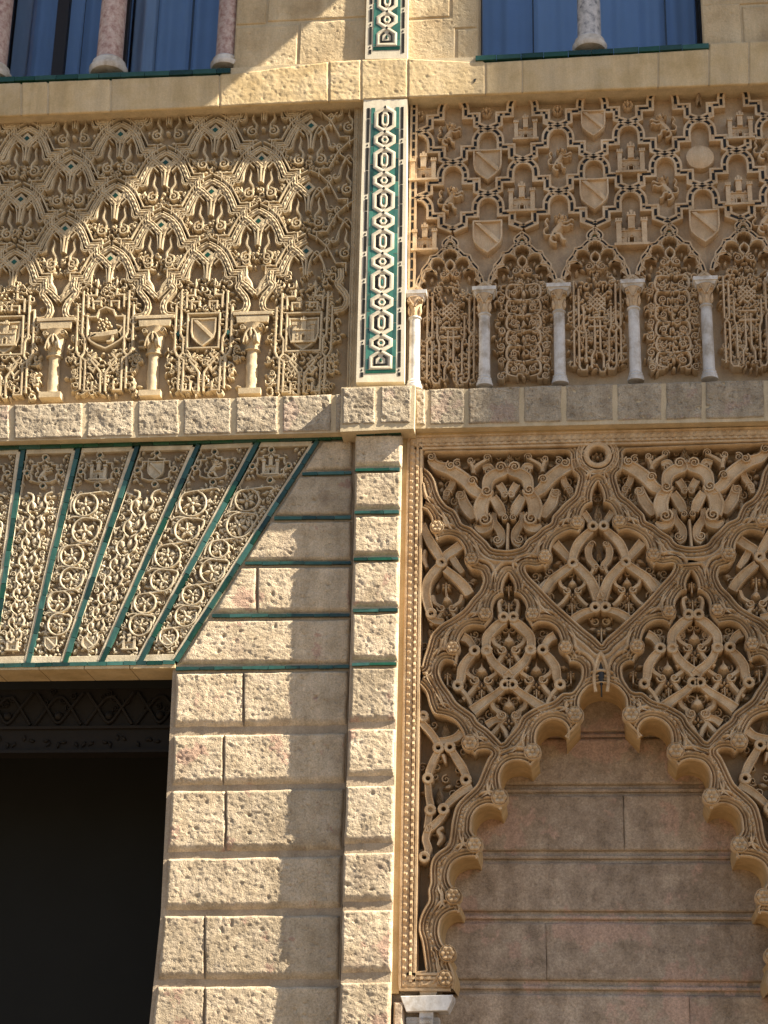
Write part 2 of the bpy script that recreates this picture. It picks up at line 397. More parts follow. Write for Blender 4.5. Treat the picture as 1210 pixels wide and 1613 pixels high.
# left pier beside the doorway
t_pier = thing('stone_pier', 'rusticated stone jamb of rough blocks right of the dark doorway', 'wall', *P(400, 1613))
jl = lambda y: float(np.interp(y, [1045, 1056, 1155, 1242, 1348, 1440, 1535, 1553, 1640], [275, 271, 268, 264, 258, 252, 244, 241, 230]))
jr = lambda y: float(np.interp(y, [690, 742, 1045, 1150, 1240, 1350, 1435, 1533, 1640], [556, 555, 550, 546, 542, 538, 536, 534, 529]))
dg = lambda y: 500.7-(y-693.7)*0.6437
quadprism([(503, 688), (560, 688), (532, 1650), (230, 1650), (252, 1440), (271, 1056), (277, 1046)], -.55, -.022, M['base'], 'core_masonry', t_pier, wp=0)
rows = [(694, 741, 0), (749, 812, 0), (821, 884, 0), (893, 965, 405), (976, 1046, 0)]
for y0, y1, jx in rows:
    l0, l1 = dg(y0)+7, dg(y1)+7
    if jx:
        stoneblock(t_pier, [(l0, y0+1), (jx-1, y0), (jx-1, y1), (l1, y1)], -.03, .0, 'block', bot=.03, eR=.004)
        stoneblock(t_pier, [(jx+1, y0), (jr(y0), y0-1), (jr(y1), y1-1), (jx+1, y1)], -.03, .002, 'block', bot=.03, eL=.004)
    else: stoneblock(t_pier, [(l0, y0+1), (jr(y0), y0-1), (jr(y1), y1-1), (l1, y1)], -.03, .0, 'block', bot=.03)
for y0, y1, jx in [(1057, 1145, 383), (1155, 1237, 352), (1243, 1342, 355), (1349, 1434, 0), (1441, 1545, 322), (1553, 1645, 322)]:
    d = 2 if y1 < 1500 else 0
    if jx:
        stoneblock(t_pier, [(jl(y0)+5, y0+d), (jx-.8, y0+d/2), (jx-.8, y1+d/2), (jl(y1)+5, y1+d)], -.035, .0, 'block', bot=.05, edge=.016, eR=.004)
        stoneblock(t_pier, [(jx+.8, y0+d/2), (jr(y0), y0-d), (jr(y1), y1-d), (jx+.8, y1+d/2)], -.035, .003, 'block', bot=.05, edge=.014, eL=.004)
    else: stoneblock(t_pier, [(jl(y0)+6, y0+d), (jr(y0), y0-d), (jr(y1), y1-d), (jl(y1)+6, y1+d)], -.035, .002, 'block', bot=.05, edge=.016)
for i, (a, b) in enumerate([((476, 746.5), (554, 744.5)), ((432, 816), (553, 815)), ((386, 887.5), (553, 886.5)), ((334, 970), (551, 969)), ((277, 1053.5), (550, 1050))]):
    tiles(t_pier, a, b, 5.4, -.004, ['green', 'teal', 'green'], 34, seed=i+1)

# pilaster
t_pil = thing('stone_pilaster', 'narrow pilaster of rough pale blocks between the doorway jamb and the blind arch', 'pilaster', *P(575, 1613), WP)
pr = lambda y: float(np.interp(y, [690, 750, 900, 1045, 1150, 1240, 1350, 1440, 1560, 1640], [634, 632, 629, 626, 623, 621, 620, 618, 616, 613]))
pll = lambda y: float(np.interp(y, [684, 740, 1045, 1150, 1240, 1350, 1435, 1533, 1640], [559, 558, 553, 549, 545, 540, 538, 536, 531]))
quadprism([(561, 680), (632, 680), (612, 1650), (533, 1650)], -.3, WP-.022, M['base'], 'core_masonry', t_pil, wp=WP)
for k, (y0, y1) in enumerate([(685, 736), (743, 803), (812, 876), (884, 957), (966, 1041), (1051, 1140), (1148, 1226), (1237, 1331), (1343, 1424), (1433, 1536), (1547, 1645)]):
    stoneblock(t_pil, [(pll(y0), y0), (pr(y0), y0-1), (pr(y1), y1-1), (pll(y1), y1)], WP-.04, WP+rnd.uniform(-.003, .003), 'block', bot=.035 if k < 5 else .05, edge=.013)
for i, (y, b) in enumerate([(683, 632), (740, 630), (807, 629), (880.5, 628), (961.5, 627), (1046, 625)]):
    tiles(t_pil, (561-i*1.3, y+.6), (b, y-.8), 5, WP-.004, ['green', 'teal', 'dkgreen'], 30, seed=i+11)

# lower string course
t_led = thing('string_course', 'projecting course of rough pinkish stone blocks running across above the doorway and the blind arch', 'ledge', *P(300, 690), WL)
lt = yl((0, 637), (538, 619)); lb = yl((0, 696), (538, 682))
xs = [-120, -30, 18, 133, 213, 285, 367, 441, 525, 545]
quadprism([(-140, lt(-140)+3), (552, lt(552)+3), (552, lb(552)-1), (-140, lb(-140)-1)], -.2, WL-.008, M['mortar'], 'mortar_bed', t_led)
for a, b in zip(xs, xs[1:]):
    stoneblock(t_led, [(a+3, lt(a)), (b-3, lt(b)), (b-3, lb(b)-3), (a+3, lb(a)-3)], WL-.03, WL+rnd.uniform(-.002, .004), 'ledge', amp=.005, edge=.010)
rt = yl((655, 612), (1210, 596.6)); rb = yl((653, 676), (1210, 664))
xs = [651, 673, 735, 822, 888, 969, 1046, 1109, 1207, 1300]
quadprism([(645, rt(645)+3), (1310, rt(1310)+3), (1310, rb(1310)-1), (645, rb(645)-1)], -.2, WL-.008, M['mortar'], 'mortar_bed', t_led)
for a, b in zip(xs, xs[1:]):
    stoneblock(t_led, [(a+2.5, rt(a)), (b-2.5, rt(b)), (b-2.5, rb(b)-6), (a+2.5, rb(a)-6)], WL-.03, WL+rnd.uniform(-.002, .004), 'ledge', amp=.005, edge=.010)
t_cap = thing('pilaster_cap', 'blocky stone cap projecting where the string course meets the tiled strip', 'stone block', *P(595, 672), WC)
quadprism([(538, 610), (654, 607), (652, 675), (536, 680)], -.1, WC-.008, M['mortar'], 'mortar_bed', t_cap)
for a, b, y0, y1 in [(539, 592, 609, 669), (599, 649, 607, 667)]:
    stoneblock(t_cap, [(a, y0), (b, y0-1), (b-1, y1-1), (a-1, y1)], WC-.03, WC, 'ledge', amp=.005, edge=.010)

# upper cornice
t_cor = thing('upper_cornice', 'smooth yellow sandstone cornice band below the windows', 'cornice', *P(600, 150), WP)
cb1 = yl((0, 183), (568, 157.7)); cb2 = yl((643, 153), (1210, 131))
quadprism([(-140, 140), (345, 120), (365, 107), (575, 95), (645, 93), (750, 90), (764, 99), (1117, 78), (1118, 70), (1320, 62), (1320, cb2(1320)-1), (643, cb2(643)-1), (568, cb1(568)-1), (-140, cb1(-140)-1)], -.25, WP-.006, M['mortar'], 'mortar_bed', t_cor)
tt1 = yl((0, 131), (364, 117)); tt2 = yl((750, 99), (1117, 77))
cbk = [(-110, 32), (34, 74), (76, 173), (175, 345)]
for a, b in cbk: stoneblock(t_cor, [(a+.5, tt1(a)), (b, tt1(b)), (b, cb1(b)), (a+.5, cb1(a))], WP-.02, WP, 'yellow', amp=.0012, edge=.004)
up = yl((365, 106), (575, 93)); up2 = yl((645, 92), (750, 88))
for a, b in [(346.5, 517), (518.5, 568)]: stoneblock(t_cor, [(a, up(a)+ (11 if a < 360 else 0)), (b, up(b)), (b, cb1(b)), (a, cb1(a))], WP-.02, WP, 'yellow', amp=.0035, edge=.005)
stoneblock(t_cor, [(569, 93.5), (642, 91.5), (642, 153.5), (569, 157.5)], WP-.02, WP, 'yellow', amp=.003, edge=.005)
for a, b in [(643, 764), (765.5, 822), (823.5, 1036), (1037.5, 1116)]:
    f = up2 if a < 700 else tt2
    stoneblock(t_cor, [(a, f(a)), (b, f(b) if a > 700 else 98), (b, cb2(b)), (a, cb2(a))], WP-.02, WP, 'yellow', amp=.002 if a < 700 else .0012, edge=.004)
for a, b in [(1117.5, 1179), (1180.5, 1310)]: stoneblock(t_cor, [(a, 68-(a-1118)*.04), (b, 68-(b-1118)*.04), (b, cb2(b)), (a, cb2(a))], WP-.02, WP, 'yellow', amp=.0012, edge=.004)
t = thing('iron_peg', 'tiny rusted iron peg sticking out of the cornice below the right window', 'peg', *P(748, 129, WP), WP)
mb = MB(); X0, Z0 = P(748, 127, WP); prism(mb, [(X0-.006, Z0+.012), (X0+.012, Z0+.016), (X0+.006, Z0-.004), (X0-.002, Z0-.018), (X0-.008, Z0-.016)], WP-.01, WP+.006, .002)
build('peg_head', mb, M['iron'], t)

# upper walls
WU = .065
for lab, polys in [('yellow ashlar wall between the left window and the upper tiled strip', [(370, 418, -90, 38), (419, 577, -90, 30), (370, 470, 39, 107), (471, 577, 31, 100)]),
                   ('yellow ashlar wall between the upper tiled strip and the right window', [(640, 709, -90, 28), (710, 752, -90, 44), (640, 718, 29, 98), (719, 753, 45, 96)]),
                   ('yellow ashlar wall right of the right window', [(1107, 1330, -90, 4), (1107, 1170, 5, 72), (1171, 1330, 5, 68)])]:
    x0 = min(p[0] for p in polys); x1 = max(p[1] for p in polys)
    t = thing('ashlar_wall', lab, 'wall', *P((x0+x1)/2, 95, WU), WU)
    XL, XR = P(x0, 60, WU)[0], P(x1, 60, WU)[0]
    zt = P(x0, -90, WU)[1]; zb = P(x0, 108, WU)[1]
    mb = MB(); box(mb, XL, XR, zb, zt, -.5, WU-.01); build('core_masonry', mb, M['mortar'], t)
    for a, b, y0, y1 in polys:
        q = []
        A, B = P(a, 60, WU)[0]+.003, P(b, 60, WU)[0]-.003
        za_, zb_ = P((a+b)/2, y0+1, WU)[1], P((a+b)/2, y1, WU)[1]
        # wall stones are plumb: build in plane coordinates through a tiny adapter
        Pold = P
        def P(px, py, w=0, A=A, B=B, za_=za_, zb_=zb_): return (A if px == 0 else B, za_ if py == 0 else zb_)
        stoneblock(t, [(0, 0), (1, 0), (1, 1), (0, 1)], WU-.03, WU, 'upper', amp=.0028, edge=.005)
        P = Pold

# ------------------------------------------------------------------ windows
def column(name, label, X, Zb, w, r, H, mt, parent=None, base=True, cat='column', group=None):
    t = thing(name, label, cat, X, Zb, w, group)
    mb = MB(); hb = r*1.3
    prof = [(r*1.02, hb*.9)]+[(r*(1-.02*k/6)*(1+.004*math.sin(k*2.3)), hb*.9+(H-hb)*k/6) for k in range(1, 7)]
    lathe(mb, X, Zb, w, prof, 28); build('shaft', mb, M[mt], t)
    mb = MB(); lathe(mb, X, Zb, w, [(r*1.35, 0), (r*1.5, hb*.18), (r*1.5, hb*.36), (r*1.25, hb*.5), (r*1.28, hb*.62), (r*1.3, hb*.75), (r*1.08, hb*.93)], 28); build('base', mb, M['marble'], t)
    return t
def window(lab, x0, x1, ysill, sill, curt, darks, seed):
    WG = -.26
    X0, X1 = P(x0, 60, WU)[0], P(x1, 60, WU)[0]; zt = P((x0+x1)/2, -110, WU)[1]; zs = P((x0+x1)/2, ysill, WP)[1]
    t = thing('window', lab, 'window', (X0+X1)/2, zs, WG)
    zb = zs-.25
    for ci, (ca, cb, cm) in enumerate(curt):  # panel colours stand in for light and shade on the folds
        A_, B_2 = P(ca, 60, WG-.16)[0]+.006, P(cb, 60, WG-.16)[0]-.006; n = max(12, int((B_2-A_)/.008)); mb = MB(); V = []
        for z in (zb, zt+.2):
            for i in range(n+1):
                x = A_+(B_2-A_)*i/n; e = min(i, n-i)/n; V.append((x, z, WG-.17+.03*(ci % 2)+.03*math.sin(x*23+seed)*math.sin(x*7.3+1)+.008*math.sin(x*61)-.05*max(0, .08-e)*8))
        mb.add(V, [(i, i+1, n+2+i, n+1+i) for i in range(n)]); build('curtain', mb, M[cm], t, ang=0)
    mb = MB(); box(mb, X0-.3, X1+.3, zb, zt+.2, WG-.004, WG+.004); build('glass_pane', mb, M['glass'], t)
    for a, b in darks:
        mb = MB(); box(mb, P(a, 60, WG)[0], P(b, 60, WG)[0], zb, zt+.2, WG-.03, WG+.03); build('frame_post', mb, M['frame'], t)
    mb = MB(); box(mb, X0-.4, X1+.4, zb-.05, zt+.2, -.6, -.57); build('back_board', mb, M['dark'], t)
    for s, xx in ((0, X0), (1, X1)):
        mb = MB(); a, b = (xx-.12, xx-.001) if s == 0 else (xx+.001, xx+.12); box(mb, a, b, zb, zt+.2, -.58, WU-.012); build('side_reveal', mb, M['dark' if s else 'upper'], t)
    mb = MB(); prism(mb, [(X0-.1, zb), (X1+.1, zb), (X1+.1, zs-.028), (X0-.1, zs-.028)], -.55, WP-.03); build('sill_stone', mb, M['yellow'], t)
    for a, b, sd in sill: tiles(t, a, b, 9.5, WP-.002, ['dkgreen', 'dkgreen', 'green'], 40, th=.012, seed=sd, name='sill_tile', var=.12)
    mb = MB(); box(mb, X0-.05, X1+.05, zs-.0275, zs+.018, -.5, WP-.025); build('sill_top', mb, M['dkgreen'], t)
    return t
window('left window of blue curtained glass behind pink marble columns', -150, 371, 122, [((-80, 129.5), (364, 112), 71)], [(-170, -30, 'curtain'), (-30, 20, 'curtain_fold_light'), (20, 44, 'curtain_fold_bright'), (44, 92, 'curtain'), (100, 127, 'curtain_fold_light'), (128, 205, 'curtain'), (205, 246, 'curtain_fold_bright'), (246, 300, 'curtain_fold_light'), (300, 385, 'curtain')], [(-2, 16), (88, 106), (183, 202)], 1)
window('right window of blue curtained glass with one veined grey column', 754, 1106, 88, [((749, 93), (1117, 73), 72)], [(740, 840, 'curtain'), (840, 930, 'curtain_fold_light'), (930, 1050, 'curtain_fold_light'), (1050, 1125, 'curtain')], [(745, 759), (1098, 1112)], 4)
for px, py, r, mt, lab in [(171, 113, 19.5, 'pinkmarble', 'pink marble column standing on the left sill in the middle of the left window'), (355, 104, 15, 'pinkmarble', 'slimmer pink marble column at the right edge of the left window'),
                      (-12, 122, 19.5, 'pinkmarble', 'pink marble column cut by the left edge of the photo'), (929, 76, 17, 'greymarble', 'grey veined marble column in the middle of the right window')]:
    X, Z = P(px, py, .0); column('window_column', lab, X, Z-.03, .0, r/205, 2.2, mt)

# ------------------------------------------------------------------ doorway room
t = thing('doorway', 'dark deep doorway with a faint carved wooden frieze under the tiled lintel', 'doorway', *P(100, 1613), -.3)
xr, zl = P(268, 1100, 0)[0]+.01, P(150, 1069, -.28)[1]
x_l = xr-3.4
quad = lambda a, b, c, d, e, f: (lambda m: (box(m, a, b, c, d, e, f), m)[1])(MB())
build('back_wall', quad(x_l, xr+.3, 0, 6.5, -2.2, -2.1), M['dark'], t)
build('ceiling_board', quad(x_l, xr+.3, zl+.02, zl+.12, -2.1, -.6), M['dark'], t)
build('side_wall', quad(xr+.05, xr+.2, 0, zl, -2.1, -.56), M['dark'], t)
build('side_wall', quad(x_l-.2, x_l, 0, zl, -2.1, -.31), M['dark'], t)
zf0, zf1 = P(130, 1186, -.6)[1], zl+.02
build('frieze_board', quad(x_l, xr+.05, zf0, zf1, -.75, -.62), M['wood'], t)
build('frieze_rail', quad(x_l, xr+.05, zf0, zf0+.02, -.62, -.585), M['wood'], t)
zm = P(130, 1148, -.6)[1]; build('frieze_rail', quad(x_l, xr+.05, zm, zm+.018, -.62, -.59), M['wood'], t)
for i in range(6):
    X, Z = P(12+i*80, 1128-i*.6, -.6)
    mb = MB(); dome(mb, circle((X, Z), .03, 14), -.62, -.58); build('boss', mb, M['wood'], t)
    mb = MB(); ribbon(mb, [(X-.16, Z+.16), (X-.08, Z+.05), (X, Z-.05), (X+.08, Z+.05), (X+.16, Z+.16)], .012, -.62, -.595, 4)
    ribbon(mb, [(X-.16, Z-.06), (X-.05, Z+.1), (X, Z+.13), (X+.05, Z+.1), (X+.16, Z-.06)], .012, -.62, -.597, 4); build('strapwork', mb, M['wood'], t)
    mb = MB()
    for q in range(5): volute(mb, (X+rnd.uniform(-.13, .13), Z+rnd.uniform(.04, .17)), .03, 1 if q % 2 else -1, q, -.62, -.598)
    for q in range(6): leaf(mb, (X-.15+q*.055, P(0, 1168, -.6)[1]), rnd.uniform(0, 6), .05, .014, -.62, -.6)
    build('leaf_carving', mb, M['wood'], t, kind='stuff')

# ------------------------------------------------------------------ flat-arch lintel with carved voussoirs
t_lin = thing('flat_arch_lintel', 'flat arch over the doorway with slanting carved stucco panels divided by green tile lines', 'lintel', *P(140, 1050))
WD = -.045
tops = [(-150, 712), (-52, 709.5), (37, 707), (124, 705), (216.7, 702), (313, 699.7), (406.5, 695.7), (500.7, 693.7)]
bots = [(-128, 1050), (-70, 1048), (-12, 1046.5), (45, 1044.5), (102, 1046), (160, 1044), (220.6, 1043.5), (276.7, 1041.7)]
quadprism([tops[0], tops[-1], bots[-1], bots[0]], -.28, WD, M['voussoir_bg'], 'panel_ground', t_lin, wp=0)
X1_, Zs_ = P(277, 1042, 0); X0_ = P(-150, 1050, 0)[0]
zsf = P(100, 1046, 0)[1]
for i in range(12):
    xx = X1_-.30*(i+1)
    mb = MB(); box(mb, xx+.003, xx+.297, zsf-.035, zsf-.004-rnd.uniform(0, .002), -.28, .002); build('soffit_stone', mb, M['yellow'], t_lin)
tiles(t_lin, (-120, 710), (558, 688.5), 7.5, .0, ['dkgreen', 'green', 'dkgreen'], 30, seed=31, th=.012)
tiles(t_lin, (-120, 1051), (276, 1043.5), 7, .0, ['green', 'teal', 'dkgreen'], 24, seed=32, th=.008)
for i in range(1, 8): tiles(t_lin, tops[i], bots[i], 8 if i < 7 else 7.5, -.004, ['green', 'teal', 'green', 'dkgreen'], 30, seed=40+i, th=.006)

def castle(mb, c, s, w0, w1):
    """three towered castle: plinth, curtain wall with gate and merlons, taller middle keep, all with corbelled battlements"""
    x, z = c; h = w1-w0; Wm = w0+h*.62
    B = lambda a, b, c_, d, w: box(mb, x+s*a, x+s*b, z+s*c_, z+s*d, w0, w)
    B(-.58, .58, -.62, -.53, w1+.004)
    B(-.5, -.14, -.53, -.02, Wm); B(.14, .5, -.53, -.02, Wm+.001); B(-.14, .14, -.24, -.021, Wm+.002)
    B(-.5, .5, -.02, .02, Wm+.010)
    for k in range(6): B(-.47+k*.17, -.38+k*.17, .02, .10, Wm+.006)
    for dx, t_, hw in ((-.42, .26, .085), (.42, .26, .086), (0, .48, .11)):
        zb_ = -.53 if dx else .021
        B(dx-hw, dx+hw, zb_, t_, w1-.001*abs(dx)); B(dx-hw*1.35, dx+hw*1.35, t_, t_+.05, w1+.007)
        for k in (-1, 0, 1): B(dx+hw*k*.95-.03, dx+hw*k*.95+.03, t_+.05, t_+.14, w1+.005)
        if dx == 0: B(-.05, .05, t_+.05, t_+.24, w1-.002)
    for dx in (-.28, .28):
        for zz in (-.42, -.2): B(dx-.035, dx+.035, zz-.06, zz+.06, Wm+.007)
    for sg in (-1, 1): B(sg*.10-.025, sg*.10+.025, -.53, -.24, Wm+.008)
    ribbon(mb, [(x-s*.10, z-s*.26), (x-s*.05, z-s*.19), (x, z-s*.16), (x+s*.05, z-s*.19), (x+s*.10, z-s*.26)], s*.022, w0, Wm+.008, 1)
def shieldpts(c, s, sy=1.0):
    x, z = c; o = [(-.5, .52), (0, .5), (.5, .52), (.5, -.05), (.44, -.28), (.25, -.48), (0, -.66), (-.25, -.48), (-.44, -.28), (-.5, -.05)]
    return [(x+a*s, z+b*s*sy) for a, b in o]
def shield(mb, c, s, w0, w1, bend=True, sy=1.0):
    h = w1-w0; o = np.array(shieldpts(c, s, sy)); q = np.array(c)+(o-np.array(c))*.86
    n = len(o); V = [(x, z, w0) for x, z in o]+[(x, z, w1) for x, z in o]+[(x, z, w1) for x, z in np.array(c)+(o-np.array(c))*.9]+[(x, z, w1-h*.25) for x, z in q]
    fs = [(k*n+i, (k+1)*n+i, (k+1)*n+(i+1) % n, k*n+(i+1) % n) for k in range(3) for i in range(n)]+[tuple(3*n+i for i in reversed(range(n)))]
    mb.add(V, fs, False)
    if bend:
        x, z = c; a = .1*s; prism(mb, [(x-.42*s, z+.42*s*sy), (x-.26*s, z+.43*s*sy), (x+.40*s, z-.2*s*sy), (x+.34*s, z-.34*s*sy)], w1-h*.3, w1+.001, .002)
def lion(mb, c, s, w0, w1, flip=1):
    """rampant lion: body, mane, head, four legs, tail"""
    x, z = c; f = flip; h = w1-w0
    Q = lambda *a: [(x+f*p[0]*s, z+p[1]*s) for p in a]
    ribbon(mb, Q((-.22, -.38), (-.12, -.15), (.05, .08), (.1, .3)), s*.15, w0, w1, 4, widths=[.9, 1.1, 1, 1.2])
    for k in range(11):
        a = k*2.4; r = .05+.17*math.sqrt(k/11); dome(mb, circle((x+f*(.08+r*math.cos(a))*s, z+(.36+r*math.sin(a))*s), s*.075, 7), w0, w1+h*.15)
    dome(mb, circle((x+f*.14*s, z+.38*s), s*.13, 9), w0, w1+h*.35); dome(mb, circle((x+f*.27*s, z+.34*s), s*.07, 7), w0, w1+h*.2)
    ribbon(mb, Q((.12, .22), (.32, .2), (.48, .3), (.55, .26)), s*.06, w0, w1-.002)
    ribbon(mb, Q((.08, .08), (.28, .02), (.45, .1), (.53, .05)), s*.06, w0, w1-.001)
    ribbon(mb, Q((-.18, -.3), (.05, -.3), (.14, -.5), (.26, -.56)), s*.075, w0, w1)
    ribbon(mb, Q((-.25, -.32), (-.32, -.5), (-.2, -.64), (-.08, -.66)), s*.075, w0, w1-.001)
    ribbon(mb, Q((-.28, -.32), (-.5, -.3), (-.55, -.1), (-.4, .05), (-.5, .25), (-.42, .36)), s*.04, w0, w1-.003)
    dome(mb, circle((x-f*.42*s, z+.38*s), s*.08, 7), w0, w1-.002)

def voussoir(i):
    TL, TR, BR, BL = tops[i], tops[i+1], bots[i+1], bots[i]
    r = random.Random(i*7+3)
    def Q(s, t):
        """s -1..1 across the carved field, t 0..1 down"""
        k = .055+.9*(s+1)/2*.86
        a = (lerp(TL[0], TR[0], k), lerp(TL[1], TR[1], k)); b = (lerp(BL[0], BR[0], k), lerp(BL[1], BR[1], k))
        tt = .03+t*.935
        return P(lerp(a[0], b[0], tt), lerp(a[1], b[1], tt), 0)
    hwm = lambda t: (np.array(Q(1, t))-np.array(Q(-1, t)))[0]/2
    B = lambda nm, m, **k: build(nm, m, M['voussoir'], t_lin, **k)
    # plain border on the right, bead line, thin ridge on the left
    def edge(k0, k1, w, nm):
        q = [(lerp(TL[0], TR[0], k0), lerp(TL[1], TR[1], k0)+4), (lerp(TL[0], TR[0], k1), lerp(TL[1], TR[1], k1)+4), (lerp(BL[0], BR[0], k1), lerp(BL[1], BR[1], k1)-4), (lerp(BL[0], BR[0], k0), lerp(BL[1], BR[1], k0)-4)]
        mb = MB(); prism(mb, PL(q, 0)[::-1], WD, w, .002); B(nm, mb)
    edge(.875, .955, -.002, 'border_band'); edge(.048, .062, -.006, 'border_ridge')
    mb = MB()
    for k in range(64):
        t = k/64; c = Q(1.03, t); dome(mb, circle(c, .0075, 6), WD, -.006)
    B('bead_row', mb, kind='stuff')
    mb = MB(); prism(mb, [Q(-1, .0-.03), Q(1.2, -.03), Q(1.2, -.008), Q(-1, -.008)][::-1], WD, -.004, .002); prism(mb, [Q(-1.05, 1.0), Q(1.2, 1.0), Q(1.2, 1.035), Q(-1.05, 1.035)][::-1], WD, -.004, .002); B('border_band', mb)
    # head cartouche with emblem
    c = Q(0, .085); s = hwm(.085)
    fr = []
    for k in range(33):
        a = 2*math.pi*k/32; rr = s*(.66+.10*abs(math.cos(2*a))**.5*(1 if k % 2 else .8)); fr.append((c[0]+rr*math.cos(a), c[1]+rr*math.sin(a)))
    kind = ['lion', 'shield', 'castle', 'lion', 'castle', 'shield', 'lion', 'castle'][(i+1) % 8]
    star = [(c[0]+s*a, c[1]+s*b) for a, b in [(-.6, -.38), (-.6, -.15), (-.72, 0), (-.6, .15), (-.6, .38), (-.35, .38), (-.35, .5), (-.15, .5), (0, .66), (.15, .5), (.35, .5), (.35, .38), (.6, .38), (.6, .15), (.72, 0), (.6, -.15), (.6, -.38), (.3, -.5), (-.3, -.5)]]
    mb = MB(); ribbon(mb, star, .006, WD, -.003, 1, closed=True); B('cartouche_frame', mb)
    for dx, dz in ((.82, 0), (-.82, 0), (0, .78), (0, -.68)):
        mb = MB(); cc = (c[0]+dx*s, c[1]+dz*s); ribbon(mb, circle(cc, .02, 10), .005, WD, -.003, 1, closed=True); B('ring', mb)
        mb = MB(); dome(mb, circle(cc, .011, 8), WD, -.012); build('inlay_tile', mb, M['green'], t_lin)
    mb = MB(); (castle if kind == 'castle' else lion if kind == 'lion' else shield)(mb, c, s*.72, WD, .0); B(kind, mb)
    c2 = Q(0, .935); mb = MB(); (castle if kind == 'lion' else shield)(mb, c2, hwm(.93)*.8, WD, -.002); B('small_'+('castle' if kind == 'lion' else 'shield'), mb)
    # main carving
    leaves = MB()
    def lf(s_, t_, ang, L, wd): leaf(leaves, Q(s_, t_), ang, L, wd, WD, -.004-r.random()*.006)
    for k in range(6):
        for sd in (-1, 1):
            lf(sd*r.uniform(.5, .95), .004+.16*k/6+.01, r.uniform(0, 6.3), .045, .011); lf(sd*r.uniform(.72, .95), .01+.16*k/6, r.uniform(0, 6.3), .045, .011)
    T0, T1 = .19, .89
    if i in (3, 5, 6, 1):
        t = T0; k = 0
        while t < T1:
            hw = hwm(t); Lz = abs(Q(0, 1)[1]-Q(0, 0)[1]); rad = hw*r.uniform(.50, .68); dt = rad*2.12/Lz; c = Q(.18*(1 if k % 2 else -1), t+dt/2)
            mb = MB(); n = 16; a0 = 1.2
            pts = [(c[0]+rad*math.cos(a0+sg*2*math.pi*.86*q/n), c[1]+rad*math.sin(a0+sg*2*math.pi*.86*q/n)) for sg in ((1 if k % 2 else -1),) for q in range(n+1)]
            ribbon(mb, pts, .0072, WD, .0, 2); B('vine_loop', mb)
            mb = MB(); npet = 5; a1 = r.random()*6
            for q in range(npet): leaf(mb, c, a1+q*2*math.pi/npet, rad*.85, rad*.2, WD, -.003)
            dome(mb, circle(c, rad*.17, 8), WD, .003); B('leaf_rosette', mb)
            for sd in (-1, 1):
                for tt in (0, .5): 
                    volute(leaves, Q(sd*.88, t+dt*tt), .02, sd, r.random()*6, WD, -.004, 1.2)
                    lf(sd*.75, t+dt*(tt+.2), r.uniform(0, 6.3), .04, .010)
            mb = MB(); ribbon(mb, [Q(-.85 if k % 2 else .85, t+dt*.1), Q(-.6 if k % 2 else .6, t-dt*.02), Q(0, t+dt*.03), Q(.75 if k % 2 else -.75, t+dt*.12), Q(.9 if k % 2 else -.9, t+dt*.4), Q(.8 if k % 2 else -.8, t+dt*.8)], .0075, WD, -.002, 3); B('vine_stem', mb)
            for q in range(8): lf(r.uniform(-.95, .95), t+r.choice((0, 1))*dt+r.uniform(-.012, .012), r.uniform(0, 6.3), .048, .012)
            t += dt; k += 1
    else:
        t = T0; k = 0
        while t < T1:
            hw = hwm(t); Lz = abs(Q(0, 1)[1]-Q(0, 0)[1]); dt = hw*r.uniform(.88, 1.05)/Lz
            for sd in (-1, 1):
                mb = MB(); ribbon(mb, [Q(sd*.08, t+dt*1.25), Q(sd*.42, t+dt*1.0), Q(sd*.5, t+dt*.6), Q(sd*.3, t+dt*.35), Q(sd*.36, t+dt*.05), Q(sd*.62, t-dt*.05)], .0085, WD, .0, 3); B('vine_stem', mb)
                mb = MB(); leaf(mb, Q(sd*.1, t+dt*.85), math.pi/2-sd*.35, hw*.62, hw*.17, WD, .001); B('leaf', mb)
                mb = MB(); volute(mb, Q(sd*(.68+.1*(k % 2)), t+dt*(.3 if k % 2 else .5)), .026, sd*(1 if k % 3 else -1), r.random()*6, WD, -.001, 1.3); B('scroll', mb)
                lf(sd*.68, t+dt*.9, math.pi/2-sd*1.2, .065, .016); lf(sd*.93, t+dt*.8, r.random()*6, .05, .013)
                lf(sd*.85, t+dt*.1, r.random()*6, .05, .014)
            dome(leaves, circle(Q(0, t), .011, 7), WD, -.001)
            t += dt; k += 1
    for q in range(330):
        t_ = r.uniform(T0, .99); s_ = r.uniform(-.97, .97)
        if abs(s_) < .3 and .9 < t_ < .97: continue
        lf(s_, t_, r.uniform(0, 6.3), .046, .0115)
    B('leaf_carving', leaves, kind='stuff')
for i in range(0, 7): voussoir(i)

